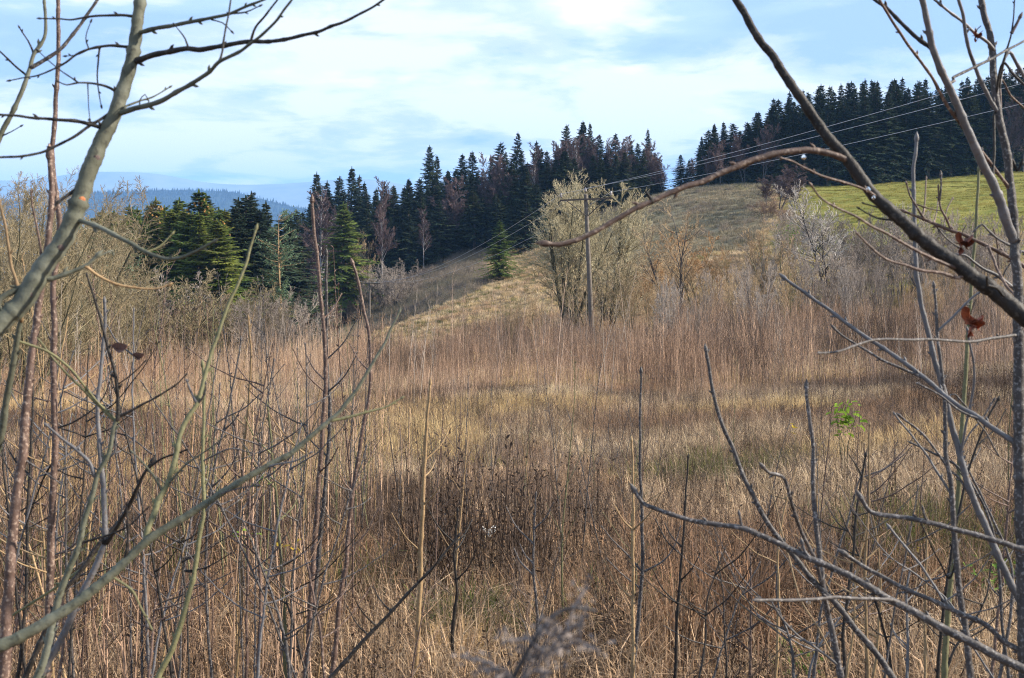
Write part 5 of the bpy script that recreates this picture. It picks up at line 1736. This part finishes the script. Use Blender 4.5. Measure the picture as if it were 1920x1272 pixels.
    t2 = Limb([(1582, 1320), (1577, 1272), (1563, 1198), (1552, 1148), (1543, 1098), (1537, 1041), (1530, 981), (1525, 925), (1525, 848), (1523, 824), (1518, 784), (1513, 747), (1512, 732)], 13, 6.5, 2.3, 2.4)
    p = Plant('bare_sapling', 'upright grey sapling with a ragged bud standing in the clearing', 'sapling', t2, M['grey'], 70)
    p.limb([(1553, 1150), (1533, 1065), (1520, 1031), (1503, 998), (1487, 955), (1477, 915), (1467, 893), (1443, 888), (1433, 879)], 8, 6, mat=M['grey'], dd=-.12)
    p.limb([(1572, 1248), (1533, 1218), (1500, 1195), (1467, 1161), (1447, 1131)], 5, 3.5, mat=M['silver'], dd=-.05)
    p.limb([(1574, 1255), (1535, 1180), (1500, 1120), (1475, 1030), (1457, 960), (1444, 893)], 4, 2.5, mat=M['tan'], dd=.3)
    y1 = Limb([(1586, 1310), (1583, 1231), (1581, 1181), (1590, 1115), (1600, 1035), (1605, 968), (1617, 888), (1623, 858)], 7, 4, 2.6, 2.7)
    p = Plant('bare_sapling', 'thin blackish sapling with short side spurs in the clearing', 'sapling', y1, M['dark'], 60)
    p.limb([(1616, 893), (1605, 873), (1594, 857)], 3.5, 2)
    p.limb([(1605, 970), (1620, 963), (1632, 960)], 3.5, 2)
    p.limb([(1605, 968), (1598, 960), (1595, 952)], 3, 2)
    # long lower branches reaching in
    u = Limb([(2010, 1300), (1920, 1255), (1863, 1228), (1813, 1201), (1763, 1175), (1713, 1148), (1663, 1121), (1613, 1091), (1560, 1065), (1513, 1045), (1467, 1023), (1427, 1005), (1390, 990), (1320, 981), (1280, 972), (1233, 955), (1207, 945), (1193, 926)], 19, 7, 1.8, 1.95, wig=.5)
    pu = Plant('young_tree', 'long dark lower branch with an upturned bud reaching over the grass', 'tree', u, M['grey'], 72)
    pu.limb([(1680, 1130), (1673, 1125), (1613, 1123), (1563, 1120), (1513, 1125), (1467, 1126), (1425, 1125)], 7, 6, dd=-.15, mat=M['grey'])
    pu.limb([(1392, 992), (1389, 978), (1387, 968)], 5, 4, mat=M['silver'], nodes=0)
    pu.limb([(1520, 1048), (1508, 1033), (1505, 1022)], 7, 5, mat=M['silver'], nodes=0)
    v = Limb([(2010, 1052), (1920, 1031), (1890, 1021), (1847, 1008), (1797, 995), (1747, 981), (1697, 971), (1650, 966), (1630, 958), (1618, 940)], 12, 8, 1.9, 1.95)
    p = Plant('young_tree', 'dark level branch with an upturned tip across the lower stems', 'tree', v, M['grey'], 66)
    p.limb([(1740, 980), (1734, 970), (1731, 958)], 5, 4, nodes=0)
    w = Limb([(2010, 1280), (1920, 1225), (1880, 1201), (1847, 1171), (1800, 1151), (1747, 1125), (1697, 1105), (1653, 1081), (1613, 1058), (1589, 1042)], 12, 7, 2.0, 2.05)
    p = Plant('young_tree', 'grey branch sloping up just above the long dark lower one', 'tree', w, M['grey'], 60)
    p.limb([(1800, 1152), (1773, 1130), (1753, 1101), (1727, 1061), (1697, 1025), (1670, 992)], 5, 4, mat=M['silver'], dd=.05)
    # fine twigs among the right stems
    for path, m, lab in [
            ([(1900, 1330), (1880, 1180), (1872, 1060), (1850, 960), (1800, 880), (1750, 850), (1710, 832)], 'grey', 'thin grey sapling arching left among the right stems'),
            ([(1755, 1330), (1765, 1180), (1790, 1000), (1820, 870), (1850, 790), (1870, 752)], 'dark', 'thin dark sapling leaning right among the right stems'),
            ([(1700, 1330), (1702, 1200), (1700, 1110), (1705, 1075)], 'silver', 'short pale sapling with a furry bud under the crossing branches'),
            ([(1860, 1330), (1880, 1240), (1898, 1120), (1890, 1040), (1840, 930), (1800, 850)], 'grey', 'thin bowed grey sapling behind the right stems'),
            ([(1630, 1330), (1625, 1200), (1622, 1060), (1628, 960), (1630, 800)], 'tan', 'straight thin tan cane in the brown grass'),
            ([(1735, 1330), (1735, 1150), (1738, 1010)], 'tan', 'short straight tan cane beside the dark sapling')]:
        l = Limb(path, 7, 3.5, 2.6, 2.75)
        pp = Plant('bare_sapling', lab, 'sapling', l, M[m], 55)
        for _ in range(3):
            i = int(len(l.px) * JR.uniform(.35, .85))
            a, b_ = l.px[i]
            s = JR.choice([-1, 1])
            ln = JR.uniform(25, 70)
            pp.limb([(a, b_), (a + s * ln * .5, b_ - ln * .5), (a + s * ln * .8, b_ - ln)], 3, 1.8, dd=.05)
    # leaf and drops
    dead_leaf(pl, 1820, 606, 1.95, 1.25, 2)
    for (px, py, d, r, on) in ((1507, 295, 1.63, 4.5, 'the crown of the arching twig'), (1628, 356, 1.60, 4.6, 'the thin twig under the dark limb'), (1638, 371, 1.60, 3.6, 'the base of the thin twig near the dark limb'), (1516, 1130, 1.78, 5, 'the level twig of the lower branch')):
        R = r / F * d
        b = Buf()
        th = np.linspace(0, math.pi, 9)
        rr = R * np.sin(th) * np.where(th < 1.2, .8, 1)
        zz = -R * np.cos(th[::-1]) * 1.15
        pts = np.stack([0 * zz, 0 * zz, zz], -1)[None]
        v_, q_ = tubes(pts, np.maximum(rr, R * .02)[None], 12)
        single('water_drop', mesh_np('water_drop', v_, q_, M['water']), f'tiny bright water drop hanging from {on}', 'water drop', loc=tuple(P(px, py, d)))


def build_fine_twigs():
    for i in range(46):
        left = i < 32
        if left:
            x0 = JR.uniform(-60, 640)
            top = JR.uniform(560, 960) + max(0, x0 - 250) * .25
        else:
            x0 = JR.uniform(1300, 1900)
            top = JR.uniform(820, 1080)
        lean = JR.normal(0, 90)
        d = JR.uniform(2.5, 3.8)
        h = 1300 - top
        path = [(x0, 1300), (x0 + lean * .25 + JR.normal(0, 8), 1300 - h * .35), (x0 + lean * .6 + JR.normal(0, 10), 1300 - h * .7), (x0 + lean + JR.normal(0, 10), top)]
        l = Limb(path, JR.uniform(4, 7), 2.2, d, d + .1, wig=.7)
        side = 'left thicket' if left else 'right thicket'
        pl = Plant('bare_sapling', f'fine twiggy sapling tangled in the near {side}', 'sapling', l, M[['red', 'grey', 'dark', 'tan', 'silver', 'grey'][i % 6]], 50)
        pl.t['group'] = f'fine saplings of the near {side}'
        for _ in range(int(JR.integers(3, 7))):
            k = int(len(l.px) * JR.uniform(.25, .9))
            a, b_ = l.px[k]
            s_ = JR.choice([-1, 1])
            ln = JR.uniform(40, 150)
            up = JR.uniform(.3, 1.1)
            pl.limb([(a, b_), (a + s_ * ln * .4, b_ - ln * .3 * up), (a + s_ * ln * .75, b_ - ln * .75 * up), (a + s_ * ln, b_ - ln * 1.2 * up)], 3, 1.4, dd=JR.uniform(-.15, .15), wig=.8)


build_left_tree()
build_fine_twigs()
build_left_stems()
build_mid_stems()
build_right()


# ------------------------------------------------------------------ small plants
def leaves_mesh(rng, centres, size, mat, off, droop=.3):
    n = len(centres)
    d = nrm(rng.normal(0, 1, (n, 3)) * [1, 1, .5] + [0, 0, -droop])
    w = nrm(np.cross(d, [0, 0, 1.0]) + rng.normal(0, .3, (n, 3)))
    u = np.cross(w, d)
    s = size * rng.uniform(.6, 1.25, n)[:, None]
    c = np.asarray(centres)
    V = np.stack([c, c + d * s * .3 + w * s * .30, c + d * s * .65 + w * s * .24 + u * s * .06, c + d * s - u * s * .1, c + d * s * .65 - w * s * .24 + u * s * .06, c + d * s * .3 - w * s * .30], 1)
    mid = c + d * s * .45 - u * s * .08
    V = np.concatenate([V, mid[:, None]], 1)
    k = np.arange(6)
    T = np.stack([k, (k + 1) % 6, np.full(6, 6)], -1)
    b = Buf()
    b.add(V.reshape(-1, 3), (T[None] + (np.arange(n) * 7)[:, None, None]).reshape(-1, 3))
    return b.mesh('leaves', mat, off)


def leafy(px, py, Y, w, h, n, size, mat, label, name='leafy_sapling', stems=3):
    rng = np.random.default_rng(int(px * 3 + py))
    c = P(px, py, Y)
    g = np.array([c[0], Y, float(ground(c[0], Y))])
    t = thing(name, label, 'plant', tuple(g))
    b = Buf()
    W, H_ = w / F * Y / 2, h / F * Y / 2
    tips = []
    for k in range(stems):
        e = c + np.array([rng.uniform(-W, W), rng.uniform(-W, W), rng.uniform(0, H_)])
        m_ = (g + e) / 2 + rng.normal(0, .03, 3)
        q = np.array([g - [0, 0, .05], m_, e])
        tips.append(q)
        b.add(*tubes(q[None], np.array([[.005, .004, .0015]]), 5))
    part('stem', b.mesh('stem', M['green'], g), t)
    cen = c + rng.normal(0, .5, (n, 3)) * [W, W, H_]
    part('foliage', leaves_mesh(rng, cen, size, M[mat], g), t)
    return t


leafy(1588, 782, 10.5, 46, 64, 75, .075, 'leaf_green', 'bright lime green leafy sprig alone in the brown scrub')
leafy(1489, 803, 12, 12, 22, 9, .05, 'leaf_yellow', 'small yellow leaved sprig left of the lime green one', stems=1)
leafy(1708, 488, 66, 16, 30, 60, .22, 'leaf_yellow', 'golden leaved shrub in front of the green field', name='golden_shrub', stems=4)
leafy(1525, 490, 64, 20, 16, 60, .18, 'leaf_yellow', 'yellowish leaved crown low in front of the whitish tree', name='golden_shrub', stems=4)
leafy(1480, 440, 76, 30, 50, 90, .2, 'leaf_low', 'dull green leaved shrub between the bare slope trees', name='green_shrub', stems=4)
leafy(500, 900, 5.2, 40, 30, 9, .04, 'leaf_green', 'sparse yellow green sprig beneath the slanting branch', stems=2)
leafy(545, 1022, 4.8, 24, 16, 5, .04, 'leaf_yellow', 'few yellow leaves on a thin stem in the left scrub', stems=1)
leafy(462, 1000, 5.0, 20, 26, 5, .045, 'leaf_green', 'pair of drooping green leaves in the left scrub', stems=1)
leafy(1394, 1036, 6.6, 12, 12, 5, .03, 'leaf_yellow', 'tiny yellow sprig by the crossing grey stems', stems=1)
leafy(1721, 1028, 6.4, 16, 18, 7, .03, 'leaf_yellow', 'tiny yellow sprig between the lower branches', stems=1)
leafy(1455, 1242, 4.7, 22, 26, 14, .035, 'leaf_green', 'small pale green sprig at the edge of the hollow', stems=2)
leafy(1505, 1250, 4.5, 90, 50, 60, .05, 'leaf_low', 'low green bramble leaves in the hollow at the bottom', name='bramble', stems=5)
leafy(1475, 1215, 4.6, 50, 40, 26, .05, 'leaf_low', 'dark green bramble leaves behind the rusty tussock', name='bramble', stems=3)
leafy(1345, 1150, 5.2, 30, 26, 14, .04, 'leaf_low', 'green sprig in the dry grass left of the rusty tussock', stems=2)
leafy(1860, 1080, 5.4, 80, 60, 40, .04, 'leaf_low', 'green leaves low behind the right stems', name='bramble', stems=4)
leafy(900, 1150, 5.3, 80, 30, 30, .035, 'leaf_low', 'low green leaves in the middle of the bottom edge', name='bramble', stems=4)


def tussock(px, py, Y, s, mat, label):
    rng = np.random.default_rng(int(px))
    x = X(px, Y)
    g = (x, Y, float(ground(x, Y)))
    me = grass_tuft(rng, 700, .55 * s, .20 * s, .005, 1.25, M[mat], 1.3)
    single('grass_tussock', me, label, 'grass tussock', loc=g)


tussock(1360, 1190, 4.9, 1.25, 'rust', 'rusty drooping grass tussock beside the dark hollow')
tussock(1270, 1240, 4.6, .9, 'straw', 'straw grass tussock left of the rusty one')
tussock(880, 1150, 5.2, .7, 'green_grass', 'green grass tuft in the dead growth at the bottom')
tussock(860, 1215, 4.7, .55, 'gold', 'yellowish tuft below the green one')


def umbel(px, py, Y, label):
    rng = np.random.default_rng(px)
    c = P(px, py, Y)
    g = np.array([c[0], Y, float(ground(c[0], Y))])
    t = thing('dried_umbel', label, 'dried flower', tuple(g))
    b = Buf()
    b.add(*tubes(np.array([[g - [0, 0, .05], (g + c) / 2 + [.02, 0, 0], c - [0, 0, .05]]]), np.array([[.004, .0035, .003]]), 5))
    part('stem', b.mesh('stem', M['tan'], g), t)
    for k in range(7):
        a = k * .9
        e = c + np.array([.045 * math.cos(a), .03 * math.sin(a), .018 * math.sin(k * 2.1)]) * (1 if k else 0)
        b = Buf()
        b.add(*tubes(np.array([[c - [0, 0, .05], (c + e) / 2 - [0, 0, .02], e]]), np.full((1, 3), .0012), 4))
        cc = e + rng.normal(0, .0075, (22, 3)) * [1, 1, .4]
        d = nrm(rng.normal(0, 1, cc.shape)) * .006
        w = nrm(np.cross(d, rng.normal(0, 1, cc.shape))) * .004
        Q = np.stack([cc - d, cc + w, cc + d, cc - w], 1)
        b.add(Q.reshape(-1, 3), np.arange(88).reshape(-1, 4))
        part('flower_head', b.mesh('flower_head', M['umbel'], g), t)


umbel(918, 994, 7.0, 'white dried umbel flower head in the dark dead forbs')


def fluffy(px0, py0, px1, py1, d, label, seed):
    rng = np.random.default_rng(seed)
    e = P(px1, py1, d)
    s = P(px0, py0, d)
    g = np.array([s[0] - .05, d, float(ground(s[0] - .05, d))])
    t = thing('dried_goldenrod', label, 'dried flower', tuple(g))
    tt = np.linspace(0, 1, 14)[:, None]
    ax = s * (1 - tt) + e * tt + np.array([0, 0, 1.0]) * (.02 * np.sin(tt * 3.1))
    low = np.array([g - [0, 0, .05], g * .5 + s * .5 + [-.02, 0, .02]])
    ax = np.concatenate([low, ax])
    b = Buf()
    b.add(*tubes(ax[None], np.linspace(.0017, .0009, len(ax))[None], 6))
    part('stem', b.mesh('stem', M['grey'], g), t)
    for k in range(13):
        u = rng.uniform(.1, 1)
        o = s * (1 - u) + e * u
        dr = nrm(np.array([rng.normal(0, .8), rng.normal(0, .5), rng.uniform(.2, 1.0)]))
        ln = rng.uniform(.015, .040) * (1.2 - .6 * u)
        q = o + dr * ln
        b = Buf()
        b.add(*tubes(np.array([[o, (o + q) / 2 + [0, 0, .005], q]]), np.full((1, 3), .0009), 4))
        m = 38
        cc = o + (q - o) * rng.uniform(.35, 1.1, (m, 1)) + rng.normal(0, .003, (m, 3))
        dd = nrm(rng.normal(0, 1, cc.shape)) * .0045
        ww = nrm(np.cross(dd, rng.normal(0, 1, cc.shape))) * .0010
        Q = np.stack([cc, cc + dd * .5 + ww, cc + dd, cc + dd * .5 - ww], 1)
        b.add(Q.reshape(-1, 3), np.arange(m * 4).reshape(-1, 4))
        part('seed_plume', b.mesh('seed_plume', M['fluff'], g), t)


fluffy(945, 1310, 1118, 1150, .60, 'blurred fluffy grey seed plume poking up at the bottom edge', 3)

print('objects', len(bpy.data.objects), 'spruces', N_SPR[0], 'tris', sum(len(m.loops) - 2 * len(m.polygons) for m in bpy.data.meshes))
